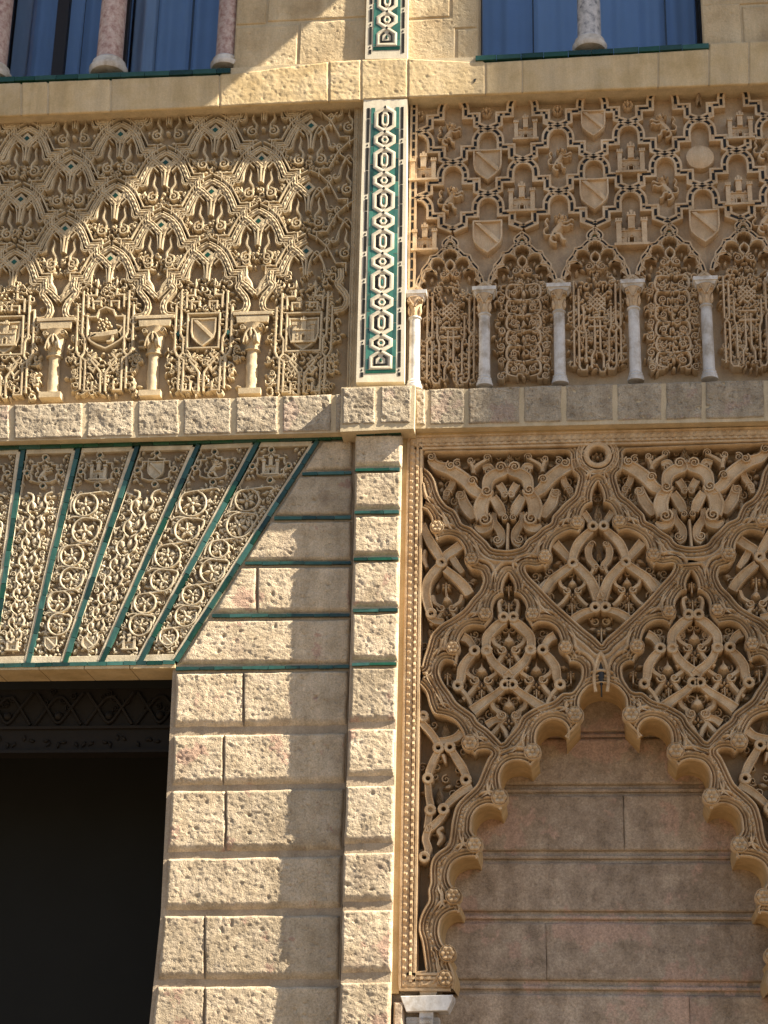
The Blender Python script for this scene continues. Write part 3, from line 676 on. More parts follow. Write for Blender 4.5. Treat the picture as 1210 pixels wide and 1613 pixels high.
# ------------------------------------------------------------------ tiled strips
def tilestrip(lab, xl, xr, ytop, ybot, full=True):
    """xl(y), xr(y) photo edges; white plaster strip with black and green glazed inlay"""
    t = thing('tiled_strip', lab, 'tile panel', *P((xl(ybot)+xr(ybot))/2, ybot, WP), WP)
    quadprism([(xl(ytop), ytop), (xr(ytop), ytop-1), (xr(ybot), ybot-1), (xl(ybot), ybot)], -.2, WP-.004, M['white'], 'plaster_ground', t)
    Z0, Z1 = P(605, ytop, WP)[1], P(605, ybot, WP)[1]
    pc = (ybot-ytop)/(Z0-Z1)
    def Q(s, y):   # s in photo px from the axis (38 = edge), y photo px
        h = (xr(y)-xl(y))/2
        return P((xl(y)+xr(y))/2+s*h/38, y-s*.03, WP)
    def bar(s0, s1, y0, y1, m, nm, h=.0):
        mb = MB(); c = [Q(s0, y0), Q(s1, y0), Q(s1, y1), Q(s0, y1)]; k = [rnd.uniform(-.0008, .0008) for _ in c]
        mb.add([(x, z, WP-.01) for x, z in c]+[(x, z, WP-.0015+h+a) for (x, z), a in zip(c, k)], [(7, 6, 5, 4), (0, 4, 5, 1), (1, 5, 6, 2), (2, 6, 7, 3), (3, 7, 4, 0)], False)
        build(nm, mb, M[m], t, ang=0)
    yb = ybot-20
    y = ytop+10
    for sx in (-31.5, 27.5):
        y = ytop+12
        while y < yb+10:
            l = rnd.uniform(14, 38); l = min(l, yb+12-y); bar(sx, sx+4.6, y, y+l-1.5, 'black', 'black_tile'); y += l
            if rnd.random() < .5:
                if y < yb: bar(sx+.6, sx+3, y+2, y+4.5, 'black', 'black_dot'); y += 7
    for sx in (-24, 18):
        y = ytop+12
        while y < yb-2:
            l = min(rnd.uniform(20, 44), yb-y); bar(sx, sx+6.5, y, y+l-.8, rnd.choice(['ltgreen', 'ltgreen', 'teal']), 'green_tile'); y += l
    bar(-24, 24.5, yb, yb+5.5, 'dkgreen', 'green_tile')
    # chain of long and short links
    y = ybot-49 if full else ybot-49; nodes = [y]; k = 0
    while nodes[-1] > ytop+22: nodes.append(nodes[-1]-(26 if k % 2 == 0 else 38)); k += 1
    if nodes[-1] < ytop+4: nodes.pop()
    # green ground triangles behind the chain, flush with the plaster
    for k in range(len(nodes)-1):
        ya, yb_ = nodes[k], nodes[k+1]
        for sg in (-1, 1):
            mb = MB(); prism(mb, [Q(sg*18, ya-7), Q(sg*18, ya+7), Q(sg*8, ya)], WP-.01, WP-.0012); build('green_tile', mb, M['ltgreen'], t)
    for k in range(len(nodes)-1):
        y1, y0 = nodes[k], nodes[k+1]; d = y1-y0; lg = d > 30
        for sg in (-1, 1):
            mb = MB(); a = 8.5
            ribbon(mb, [Q(0, y0), Q(sg*15.5, y0+a), Q(sg*15.5, y1-a), Q(0, y1)], .0150, WP-.008, WP+.0035, 1, crown=.25); build('plaster_band', mb, M['white'], t)
            mb = MB(); ribbon(mb, [Q(sg*5.6, y0+7), Q(sg*9.2, y0+11), Q(sg*9.2, y1-11), Q(sg*5.6, y1-7)], .0115, WP-.008, WP-.0008, 1); build('black_tile', mb, M['black'], t)
        cy = (y0+y1)/2; hh = d/2-11 if lg else 3.5
        mb = MB(); oc = [(-3.8, -hh+3), (-1.8, -hh), (1.8, -hh), (3.8, -hh+3), (3.8, hh-3), (1.8, hh), (-1.8, hh), (-3.8, hh-3)]
        ribbon(mb, [Q(a*1.25, cy+b*1.15) for a, b in oc], .0075, WP-.008, WP+.003, 1, closed=True); build('plaster_ring', mb, M['white'], t)
        mb = MB(); dome(mb, [Q(a*.62, cy+b*.75) for a, b in oc][::-1], WP-.006, WP+.001); build('green_tile', mb, M['ltgreen'], t)
    for y in nodes:
        mb = MB(); prism(mb, [Q(0, y-2.6), Q(2.6, y), Q(0, y+2.6), Q(-2.6, y)], WP, WP+.0045); build('black_dot', mb, M['black'], t)
    y = nodes[0]
    mb = MB(); ribbon(mb, [Q(0, y), Q(-16, y+9), Q(-16, y+26), Q(16, y+26), Q(16, y+9)], .0115, WP-.008, WP+.003, 1, closed=True); build('plaster_band', mb, M['white'], t)
    mb = MB(); ribbon(mb, [Q(-4, y+7), Q(-9.5, y+11), Q(-9.5, y+21), Q(9.5, y+21), Q(9.5, y+11), Q(4, y+7)], .0085, WP-.008, WP+.001, 1); build('black_tile', mb, M['black'], t)
    mb = MB(); dome(mb, [Q(-2, y+17), Q(2, y+17), Q(2.4, y+13), Q(0, y+10), Q(-2.4, y+13)], WP-.006, WP+.002); build('green_tile', mb, M['dkgreen'], t)
tilestrip('tall vertical strip of green, black and white interlaced tilework between the two carved panels', yl((573, 155), (561, 603)) and (lambda y: 573-(y-155)*.0268), lambda y: 641.5-(y-155)*.0105, 157, 602)
tilestrip('short strip of green, black and white tilework above the cornice, reaching the top edge', lambda y: 577.5-(y-0)*.027, lambda y: 643-(y-0)*.012, -110, 93)

# ------------------------------------------------------------------ left stucco panel
F0 = -.062
t_ls = thing('left_stucco_panel', 'left panel of carved stucco lozenge tracery with tiny green diamonds, partly sunlit', 'carved panel', *P(280, 630))
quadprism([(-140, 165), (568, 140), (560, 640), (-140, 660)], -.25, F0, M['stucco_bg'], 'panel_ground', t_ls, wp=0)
BS = lambda nm, m, **k: build(nm, m, M['stucco'], t_ls, **k)
nd = {(0, 0): (190.4, 210.4), (1, 0): (340, 205), (0, 2): (181.7, 311), (1, 2): (333, 302), (0, 4): (173.6, 406), (1, 4): (326.6, 402)}
pn = {k: np.array(P(*v)) for k, v in nd.items()}
ax = np.mean([pn[(1, j)][0]-pn[(0, j)][0] for j in (0, 2, 4)]); bz = np.mean([(pn[(i, 0)][1]-pn[(i, 4)][1])/4 for i in (0, 1)])
ox = np.mean([pn[(0, j)][0] for j in (0, 2, 4)]+[pn[(1, j)][0]-ax for j in (0, 2, 4)]); oz = np.mean([pn[(i, 0)][1] for i in (0, 1)])
kx, kz = ax/149.0, bz/49.0
def loc(pts, sg=1): return [(ox+sg*a*kx, oz-b*kz) for a, b in pts]
def ropemod(amp=.004, fr=1.25):
    def f(n, M_):
        i = np.arange(n)[:, None]; k = np.arange(M_)[None, :]; c = np.abs(k-(M_-1)/2) < M_*.2
        return amp*np.sin(i*fr+(k-(M_-1)/2)*1.1)*c
    return f
def rope(mb, pts, hw, w0, w1, n=4, step=.009, amp=.0035):
    p = resample(smooth(pts, n) if n > 1 else pts, step)
    h = w1-w0
    pf = [(1, w0), (.96, w1-.002), (.82, w1), (.66, w1-.001), (.58, w1-.009), (.42, w1-.008), (.3, w1-.001), (0, w1+.002), (-.3, w1-.001), (-.42, w1-.008), (-.58, w1-.009), (-.66, w1-.001), (-.82, w1), (-.96, w1-.002), (-1, w0)]
    strip(mb, p, [(a*hw, b) for a, b in pf], mod=ropemod(amp))
def Lp(a, b, sg=1): return loc([(a, b)], sg)[0]
proto = []
stair = [(0, -17), (13, -10), (25, 2), (33, 17), (37, 27), (38, 28), (52, 28), (52.5, 29), (53, 42), (60, 47), (67, 54), (74.5, 61)]
for sg in (-1, 1):
    mb = MB(); rope(mb, loc(stair, sg), .022, F0, .0+sg*.0015, 2); proto.append(BS('rope_band', mb))
    mb = MB(); ribbon(mb, loc([(2, -27), (16, -20), (31, -6), (40, 10), (45, 20), (60, 20), (60, 33)], sg), .0075, F0, .003, 1); proto.append(BS('outer_rib', mb))
    mb = MB(); ribbon(mb, loc([(11, 2), (20, 8), (27, 20), (31, 34), (45, 35), (46, 47), (55, 54), (64, 63)], sg), .0065, F0, -.001, 1); proto.append(BS('inner_rib', mb))
    mb = MB(); ribbon(mb, loc([(3, 37), (4, 22), (8, 9), (16, 0), (23, 11), (27, 24), (28, 33), (35, 37), (38, 32), (34, 29)], sg), .0075, F0, -.002, 3); proto.append(BS('lancet_rib', mb))
    mb = MB(); ribbon(mb, loc([(12, 50), (11, 42), (17, 33), (15, 22), (17, 15)], sg), .011, F0, -.010, 3, widths=[1.2, 1, 1.1, .7, .25]); proto.append(BS('leaf', mb))
    mb = MB(); volute(mb, Lp(16, 54, sg), .052, -sg, math.pi/2, F0, .002); proto.append(BS('scroll', mb))
    for (lx, ly, la, ll, lw) in ((24, 64, math.pi+.9 if sg > 0 else -.9, .07, .024), (5, 66, -.3 if sg > 0 else math.pi+.3, .06, .02), (31, 53, 1.2, .045, .018), (42, 54, 2.0, .065, .02), (41, 40, 1.4, .05, .016)):
        mb = MB(); leaf(mb, Lp(lx, ly, sg), la, ll, lw, F0, -.002); proto.append(BS('leaf_cluster', mb))
    mb = MB(); ribbon(mb, loc([(46, 44), (40, 36), (44, 31), (49, 35)], sg), .008, F0, -.002, 3); proto.append(BS('scroll_band', mb))
mb = MB(); ribbon(mb, loc([(0, 12), (0, 36)]), .012, F0, .001, 1); proto.append(BS('stem', mb))
mb = MB(); dome(mb, circle(Lp(0, 49), .02, 9), F0, .001); proto.append(BS('knob', mb))
dm = loc([(0, -10), (10.5, 0), (0, 10), (-10.5, 0)])
mb = MB(); prism(mb, dm[::-1], F0, -.003, .002); proto.append(BS('diamond_frame', mb))
dm = loc([(0, -4), (4.5, 0), (0, 4), (-4.5, 0)])
mb = MB(); prism(mb, dm[::-1], F0, .0015); proto.append(build('diamond_tile', mb, M['dkgreen'], t_ls))
proto = [o for o in proto if o]
def copies(proto, cells, flt=None):
    for (dx, dz) in cells:
        for o in proto:
            if flt and not flt(o, dx, dz): continue
            c = o.copy(); COL.objects.link(c); c.location = (o.location.x+dx, o.location.y, o.location.z+dz)
xedge = P(553, 400)[0]; ztop = P(300, 168, 0)[1]
cells = []
for j in range(-1, 5):
    for i in range(-2, 4):
        x = i*ax+(ax/2 if j % 2 else 0)
        if (i, j) == (0, 0): continue
        if ox+x > xedge+.09: continue
        if j == 3: pass
        cells.append((x, -j*bz))
def flt(o, dx, dz):
    x = o.location.x+dx; z = o.location.z+dz
    if x > xedge-.02: return False
    if x+o.dimensions.x/2 > xedge+.04: return False
    if dz < -3.5*bz and ('scroll' in o.name or 'cluster' in o.name or 'knob' in o.name or o.name.startswith('leaf')): return False
    return x > -5
for o in proto: bpy.context.view_layer.update() if o is proto[0] else None
copies(proto, cells, flt)
# right half pieces hard against the border
for j in (1, 3):
    z = -j*bz; x = 2*ax+0*ax
    c0 = (ox+ax*2+ax/2*1)-ax*0
# borders
mb = MB(); bx = P(560, 400)[0]; rope(mb, [(xedge+.018, P(553, 640)[1]), (xedge+.018, ztop+.05)], .022, F0, .002, 1); BS('rope_border', mb)
quadprism([(559, 150), (572, 150), (562, 640), (549, 640)], F0, -.004, M['stucco'], 'border_band', t_ls, wp=0)
# lower zone: bell curves down to the capitals
caps = [(88, 510, 80), (244, 506, 237), (398, 500, 394), (553, 497, 553)]
bell = [(52.5, 28), (53, 42), (48, 50), (54, 58), (62, 69), (62.5, 80), (57, 88), (44, 90)]
for i in (-1, 0, 1, 2):
    for sg in (-1, 1):
        mb = MB(); p = [(a+i*ax, b-4*bz) for a, b in loc(bell, sg)]
        if max(a for a, b in p) > xedge+.02: continue
        rope(mb, p, .022, F0, .001, 3); BS('rope_band', mb)
for k, (cx, cy, sx) in enumerate(caps[:3]):
    lab = ['worn stucco half column between the castle and lion cartouches', 'worn stucco half column between the lion and shield cartouches', 'worn stucco half column between the shield cartouche and the shaded castle cartouche'][k]
    base = P(sx, 622-k*3, .0)
    t = thing('half_column', lab, 'column', *base, 0, 'worn half columns in the left stucco panel')
    top = P(cx, cy, 0)
    def pp(dx, y): return (top[0]+dx*u, P(cx, y, 0)[1])
    mb = MB(); q = [pp(-33, cy-9), pp(33, cy-9), pp(33, cy-4), pp(-33, cy-4)]; prism(mb, q[::-1], F0, .008, .002); q = [pp(-28, cy-3), pp(28, cy-3), pp(26, cy+8), pp(-26, cy+8)]; prism(mb, q[::-1], F0, .004, .003); build('abacus', mb, M['stucco'], t)
    mb = MB()
    x, z = pp(0, cy+48); H = pp(0, cy+9)[1]-z
    lathe(mb, x, z, F0+.01, [(.052, 0), (.055, H*.06), (.05, H*.1), (.056, H*.2), (.062, H*.5), (.066, H*.75), (.075, H*.95), (.08, H)], 16)
    build('capital', mb, M['stucco'], t)
    mb = MB()
    for s in (-1, 1):
        volute(mb, (x+s*.062, z+H*.82), .026, s, 0, F0, .026); leaf(mb, (x+s*.03, z+H*.12), math.pi/2, H*.5, .022, .0, .046); ribbon(mb, [(x+s*.05, z+H*.15), (x+s*.035, z+H*.5), (x+s*.01, z+H*.7)], .007, .0, .046)
    leaf(mb, (x, z+H*.3), math.pi/2, H*.5, .018, .0, .05); build('capital_leaf', mb, M['stucco'], t)
    mb = MB(); H2 = z-base[1]; lathe(mb, x, z-.012, F0+.012, [(.055, 0), (.062, .006), (.055, .014)], 16); build('neck_ring', mb, M['stucco'], t)
    mb = MB(); xb = base[0]
    n = 14; V = []; fs = []
    for j in range(n+1):
        f = j/n; r = .040*(1+.10*nz(f*3, k, 0, 4)) if f < .93 else .046
        if f == 0: r = .05
        for i in range(16):
            a = 2*math.pi*i/16; rr = r*(1+.12*nz(f*4, a, k*3, 1.7)); V.append((lerp(x, xb, f)+rr*math.cos(a), z-H2*f, F0+.014+rr*math.sin(a)))
    for j in range(n):
        for i in range(16): fs.append((j*16+i, j*16+(i+1) % 16, (j+1)*16+(i+1) % 16, (j+1)*16+i))
    mb.add(V, fs); mb.v = mb.v; build('shaft', mb, M['stucco'], t)
    mb = MB(); box(mb, xb-.075, xb+.075, base[1]-.03, base[1]+.012, F0, .03); build('base', mb, M['stucco'], t)

def Lq(cx, y, lean=-.045):
    """local frame for strips of carving: dx photo px from an axis that leans like the building's plumb lines"""
    return lambda dx, yy: P(cx+dx+(yy-y)*lean, yy-dx*.03, 0)
def kufic(q, hw, y0, y1, T, mt, f0, top, r, center=None, gap=None):
    Bk = lambda nm, m, **k: build(nm, m, M[mt], T, **k)
    H = y1-y0; rb = 2.5*u
    def rib(pts, n=1, w=1, dz=0):
        mb = MB(); ribbon(mb, [q(a, b) for a, b in pts], rb*w, f0, top-r.uniform(0, .002)+dz, n); Bk('script_band', mb)
    for s in (-1, 1):
        m = y0+H*r.uniform(.42, .55)
        a, b = hw*.86, hw*.68
        rib([(s*a, y0+H*r.uniform(0, .06)), (s*a, m-4), (s*b, m+5), (s*b, y1-6), (s*(b-4), y1), (s*(hw*.42), y1), (s*(hw*.38), y1-8)])
        rib([(s*b, y0+H*r.uniform(.02, .1)), (s*b, m-5), (s*a, m+4), (s*a, y1-H*r.uniform(.02, .12))], dz=.001)
        rib([(s*hw*.5, y0+H*.3), (s*hw*.5, y0+H*.52), (s*hw*.42, y0+H*.58), (s*hw*.42, y1-12)])
        rib([(s*hw*.1, y0+H*.45), (s*hw*.1, y1-H*.22), (s*hw*.22, y1-H*.15), (s*hw*.22, y1-3)])
        mb = MB(); volute(mb, q(s*hw*.25, y0+H*.62), 5.5*u, s, 1.5, f0, top-.001); Bk('scroll', mb)
        mb = MB(); volute(mb, q(s*hw*.24, y0+H*.80), 5*u, -s, 0, f0, top-.001); Bk('scroll', mb)
    if center is None:
        c = y0+H*.22; d = hw*.3
        for k in range(3):
            rib([(-d, c+k*7-9), (0, c+k*7+3), (d, c+k*7-9)], w=.9); rib([(-d, c+k*7+3), (0, c+k*7-9), (d, c+k*7+3)], w=.9, dz=.001)
        rib([(-hw*.34, y0+H*.42), (hw*.34, y0+H*.42)]); rib([(-hw*.34, y0+H*.52), (hw*.34, y0+H*.52)])
    fill(q, -hw*1.0, hw*1.0, y0, y1, T, mt, f0, top-.004, r, int(H*hw/20), 1.35)
def fill(q, x0, x1, y0, y1, T, mt, f0, top, r, n, size=1.0, inside=None, nm='leaf_carving'):
    mb = MB(); k = 0
    for _ in range(n*2):
        a, b = r.uniform(x0, x1), r.uniform(y0, y1)
        if inside and not inside(a, b): continue
        c = q(a, b); t = r.random(); k += 1
        if t < .55: leaf(mb, c, r.uniform(0, 6.3), .04*size*r.uniform(.7, 1.2), .0085*size, f0, top-r.uniform(0, .006))
        elif t < .8:
            g = r.uniform(0, 6.3); rr = .016*size; ribbon(mb, [(c[0]+rr*math.cos(g+z), c[1]+rr*math.sin(g+z)) for z in (0, 1.1, 2.2, 3.3, 4.2)], .0042*size, f0, top, 1)
        elif t < .9: dome(mb, circle(c, .009*size, 7), f0, top)
        else:
            g = r.choice((0, 1.57, .78)); L = .03*size; ribbon(mb, [(c[0], c[1]), (c[0]+L*math.cos(g), c[1]+L*math.sin(g)), (c[0]+L*math.cos(g)+.012*math.sin(g), c[1]+L*math.sin(g)-.012*math.cos(g))], .0045*size, f0, top, 1)
        if k >= n: break
    build(nm, mb, M[mt], T, kind='stuff', ang=0)
rr_ = random.Random(5)
emb = [(8, 528, 'castle'), (165, 520, 'lion'), (320, 520, 'shield'), (478, 522, 'castle')]
for k, (cx, cy, kd) in enumerate(emb):
    q = Lq(cx, cy)
    rb = 2.6*u
    def rib(pts, n=1, closed=False, w=1):
        mb = MB(); ribbon(mb, [q(a, b) for a, b in pts], rb*w, F0, .0-rr_.uniform(0, .002), n, closed=closed); BS('script_band', mb)
    fw, fh = (25, 27) if kd == 'shield' else (27, 30)
    if kd == 'lion':
        rib([(-28, cy-22), (-14, cy-22), (-10, cy-32), (0, cy-37), (12, cy-32), (16, cy-22), (30, cy-22), (30, cy+10), (24, cy+16), (14, cy+22), (2, cy+28), (-12, cy+22), (-22, cy+16), (-28, cy+8)], closed=True)
    else: rib([(-fw, cy-fh), (fw, cy-fh), (fw, cy+fh), (-fw, cy+fh)], closed=True)
    c = q(0, cy); mb = MB()
    if kd == 'lion':
        s = .12
        # lion passant
        ribbon(mb, [(c[0]-.10, c[1]-.035), (c[0]+.0, c[1]-.03), (c[0]+.09, c[1]-.015)], .032, F0, .004)
        for a in range(16):
            g = a*2.4; d = .055*math.sqrt(a/16); dome(mb, circle((c[0]-.01+d*math.cos(g), c[1]+.045+d*math.sin(g)), .013, 7), F0, .008)
        ribbon(mb, [(c[0]-.06, c[1]-.03), (c[0]-.10, c[1]-.05), (c[0]-.11, c[1]-.07)], .012, F0, .004); ribbon(mb, [(c[0]+.06, c[1]-.04), (c[0]+.05, c[1]-.08), (c[0]+.02, c[1]-.085)], .013, F0, .003)
        ribbon(mb, [(c[0]+.1, c[1]-.02), (c[0]+.12, c[1]+.02), (c[0]+.08, c[1]+.04)], .008, F0, .002)
    elif kd == 'castle': shield(mb, (c[0], c[1]), .21, F0, -.006, False); castle(mb, (c[0], c[1]+.01), .15, -.01, .002)
    else: shield(mb, c, .175, F0, .0, True, 1.05)
    BS(kd, mb)
    if kd == 'shield':
        for dx in (-39, 39):
            x, z = q(dx, cy+4)
            mb = MB(); a, b = .006, .017; prism(mb, [(x-a, z-b), (x+a, z-b), (x+a, z-a), (x+b, z-a), (x+b, z+a), (x+a, z+a), (x+a, z+b), (x-a, z+b), (x-a, z+a), (x-b, z+a), (x-b, z-a), (x-a, z-a)], F0, -.002); build('cross_tile', mb, M['green'], t_ls)
    for s in (-1, 1):
        rib([(s*36, cy-62), (s*36, cy+4), (s*31, cy+12), (s*31, cy+34), (s*36, cy+40), (s*36, cy+92)])
        rib([(s*44, cy-40), (s*44, cy+30), (s*40, cy+38), (s*29, cy+46), (s*29, cy+94), (s*17, cy+94), (s*17, cy+80)])
        rib([(s*12, cy+36), (s*20, cy+46), (s*10, cy+58), (s*4, cy+66), (s*4, cy+96)], 1)
        rib([(s*26, cy+36), (s*8, cy+52), (s*16, cy+64), (s*24, cy+56)], 1)
        rib([(s*20, cy-34), (s*20, cy-46), (s*8, cy-46), (s*8, cy-38)], 1)
        rib([(s*28, cy-36), (s*28, cy-56), (s*16, cy-56), (s*16, cy-66)], 1)
        mb = MB(); volute(mb, q(s*9, cy-52), 5*u, s, 0, F0, 0); BS('scroll', mb)
        mb = MB(); volute(mb, q(s*47, cy+64), 6*u, s, 2, F0, 0); BS('scroll', mb)
        mb = MB(); volute(mb, q(s*52, cy+46), 5*u, -s, 0, F0, 0); BS('scroll', mb)
        mb = MB(); leaf(mb, q(s*15, cy-66), math.pi/2, .1, .018, F0, 0); BS('leaf', mb)
    fill(q, -58, 58, cy+30, cy+98, t_ls, 'stucco', F0, -.003, rr_, 190, 1.35, lambda a, b, cy=cy: abs(a) < 58-(b-cy-40)*.1)
    fill(q, -52, 52, cy-78, cy-fh-4, t_ls, 'stucco', F0, -.004, rr_, 95, 1.35)
    fill(q, 27, 56, cy-30, cy+30, t_ls, 'stucco', F0, -.004, rr_, 36, 1.3); fill(q, -56, -28, cy-30, cy+30, t_ls, 'stucco', F0, -.004, rr_, 36, 1.3)
# small carving between the bells, and loose leaves inside the lozenges
for i in (-1, 0, 1, 2):
    for j in range(0, 5):
        x = i*ax+(ax/2 if j % 2 else 0); cx = ox+x; cz = oz-j*bz
        if cx > xedge-.05: continue
        q2 = lambda a, b, cx=cx, cz=cz: (cx+a*kx, cz-b*kz)
        if j < 4 or True: fill(q2, -44, 44, 44 if j < 4 else 26, 74 if j < 4 else 44, t_ls, 'stucco', F0, -.006, rr_, 46, 1.15, lambda a, b: abs(abs(a)-16) > 8 and (abs(a) < 50-(b-44)*1.0), 'small_leaf_carving')
for k, cx in enumerate((244-77*2+7, 165+82, 400)):
    pass
for i in (-1, 0, 1):   # hanging leaf pair over each capital
    x = (i+.5)*ax; cx = ox+x; cz = oz-4*bz
    q2 = lambda a, b: (cx+a*kx, cz-b*kz)
    for s in (-1, 1):
        mb = MB(); volute(mb, q2(s*15, 12), .040, -s, 1.57, F0, .0); BS('scroll', mb)
        mb = MB(); ribbon(mb, [q2(s*14, 26), q2(s*16, 34), q2(s*9, 44), q2(s*4, 58)], .016, F0, -.002, 4, widths=[.5, 1.3, 1.2, .5]); BS('leaf', mb)
        mb = MB(); volute(mb, q2(s*33, 14), .03, s, 0, F0, -.002); BS('scroll', mb)
for k in range(9):   # top border cartouches under the cornice
    cx, cy = 20+k*66, 196-k*2.7
    if cx > 540: break
mb = MB(); a, b = P(-140, 192), P(548, 164); rope(mb, [a, b], .012, F0, .0, 1, amp=.003); BS('rope_border', mb)

# ------------------------------------------------------------------ heraldic panel on the right
H0 = -.10
t_hp = thing('heraldic_panel', 'shaded right panel of interlaced black and cream bands framing shields, castles and lions', 'carved panel', *P(930, 600))
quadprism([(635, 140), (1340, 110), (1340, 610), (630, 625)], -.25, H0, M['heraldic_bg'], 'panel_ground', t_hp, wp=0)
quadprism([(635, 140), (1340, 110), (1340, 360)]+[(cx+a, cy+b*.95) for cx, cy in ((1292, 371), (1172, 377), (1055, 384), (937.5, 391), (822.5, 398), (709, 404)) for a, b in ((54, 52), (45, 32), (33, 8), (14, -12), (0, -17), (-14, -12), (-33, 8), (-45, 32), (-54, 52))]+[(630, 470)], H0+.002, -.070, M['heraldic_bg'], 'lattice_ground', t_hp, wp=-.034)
BH = lambda nm, m, **k: build(nm, m, M['heraldic'], t_hp, **k)
A0, A1 = np.array(P(713.6, 253.7)), np.array(P(1047.5, 245.5)); hpx = (A1[0]-A0[0])/6; hx0 = A0[0]
B0, B1 = np.array(P(768, 202)), np.array(P(768, 305.5)); hpz = (B0[1]-B1[1])/2; hz0 = (A0[1]+A1[1])/2
def N(c, r): return (hx0+c*hpx, hz0-r*hpz)      # crossing nodes: c+r even, r=0 at y~250
unit = [(0, 0)]+[(.36*math.sin(R(a_)), .36*(1-math.cos(R(a_)))) for a_ in (20, 38, 56, 73, 90)]+[(.36, .57), (.68, .57), (.68, .86), (1, 1)]
def band(pts, n=1, closed=False, hw=.028, raise_=0.0):
    """cream double band with black glazed inlay between the fillets"""
    p = smooth(pts, n) if n > 1 else np.array(pts, float)
    mb = MB(); strip(mb, p, [(hw, H0), (hw*.97, -.002), (hw*.9, raise_), (hw*.42, raise_), (hw*.36, -.007), (-hw*.36, -.007), (-hw*.42, raise_), (-hw*.9, raise_), (-hw*.97, -.002), (-hw, H0)], closed); BH('interlace_band', mb)
    q = resample(p, .006, closed); i = int(.022/.006)+rnd.randint(0, 2)
    while i < len(q)-5:
        l = rnd.randint(6, 12); seg = q[i:min(i+l, len(q)-3)]
        if len(seg) > 3:
            # keep dashes from turning sharp corners
            d = seg[1:]-seg[:-1]; an = np.unwrap(np.arctan2(d[:, 1], d[:, 0])); bad = np.where(np.abs(np.diff(an)) > .6)[0]
            if len(bad): seg = seg[:bad[0]+1]
            if len(seg) > 2:
                mb = MB(); strip(mb, seg, [(hw*.32, -.01), (hw*.31, -.0035), (-hw*.31, -.0035), (-hw*.32, -.01)]); build('black_tile', mb, M['black'], t_hp)
        i += len(seg)+2
def cellseg(c, r, sg, cut0=0, cut1=1):
    pts = [(c+sg*a, r+b) for a, b in unit]
    pts = [p for p in pts if cut0 <= p[1]-r <= cut1]
    band([N(a, b) for a, b in pts])
lastrow = 2
for r in range(-2, lastrow):
    for c in range(-2, 13):
        if (c+r) % 2: continue
        for sg in (-1, 1):
            if c+sg < -1: continue
            if c == -1 and sg < 0: continue
            if c < -1: continue
            cellseg(c, r, sg)
ztb = N(0, -2)[1]
band([(P(648, 156)[0], ztb+.01), (P(1330, 130)[0], ztb+.01)])
xl_ = N(-1, 0)[0]-.035
band([(xl_, P(650, 605)[1]), (xl_, ztb)])
for c in range(-1, 13):
    for r in range(-1, lastrow+1):
        if (c+r) % 2: continue
        mb = MB(); x, z = N(c, r); prism(mb, [(x-.022, z), (x, z-.008), (x+.022, z), (x, z+.008)], -.004, .0035); build('black_tile', mb, M['black'], t_hp)
# rosettes under the top border
for k, (a, b) in enumerate([(660, 178), (766, 173), (878, 170), (989, 162), (1101, 155)]):
    mb = MB()
    if k == 4: pinecone(mb, P(a, b-4), .028, .05, H0, .02)
    else: rosette(mb, P(a, b), .042, H0, .014)
    BH('rosette' if k < 4 else 'bud', mb)
for a, b, s in [(934.6, 192, .17), (768, 257, .20), (936, 303, .20), (768, 370, .205), (1110, 353, .205)]:
    mb = MB(); shield(mb, P(a, b), s, -.073, .012, True, 1.05); BH('shield', mb)
mb = MB(); c = P(1103, 246); dome(mb, [(c[0]+.10*math.cos(a)*(1+.15*nz(a, 1, 2, 1.7)), c[1]+.10*math.sin(a)*(1+.12*nz(a, 5, 2, 2))) for a in np.linspace(0, 6.28, 22)[:-1]], H0, .014, ((1, 0), (.93, .8), (.6, .9))); BH('worn_shield', mb, label='shield weathered to a shapeless lump')
for a, b, s in [(667, 264, .16), (828, 202, .145), (994, 250, .17), (1166, 199, .155), (822, 312, .165), (995, 361, .19), (1164, 302, .16), (669, 375, .15)]:
    mb = MB(); castle(mb, P(a, b), s*1.08, -.073, .012); BH('castle', mb)
for a, b, s, f in [(708, 210, .12, 1), (882, 250, .12, 1), (1045, 197, .13, -1), (710, 312, .13, 1), (880, 358, .15, 1), (1048, 295, .13, -1), (1206, 232, .12, 1), (1206, 345, .13, 1)]:
    mb = MB(); lion(mb, P(a, b), s*1.22, -.073, .012, f); BH('lion', mb)
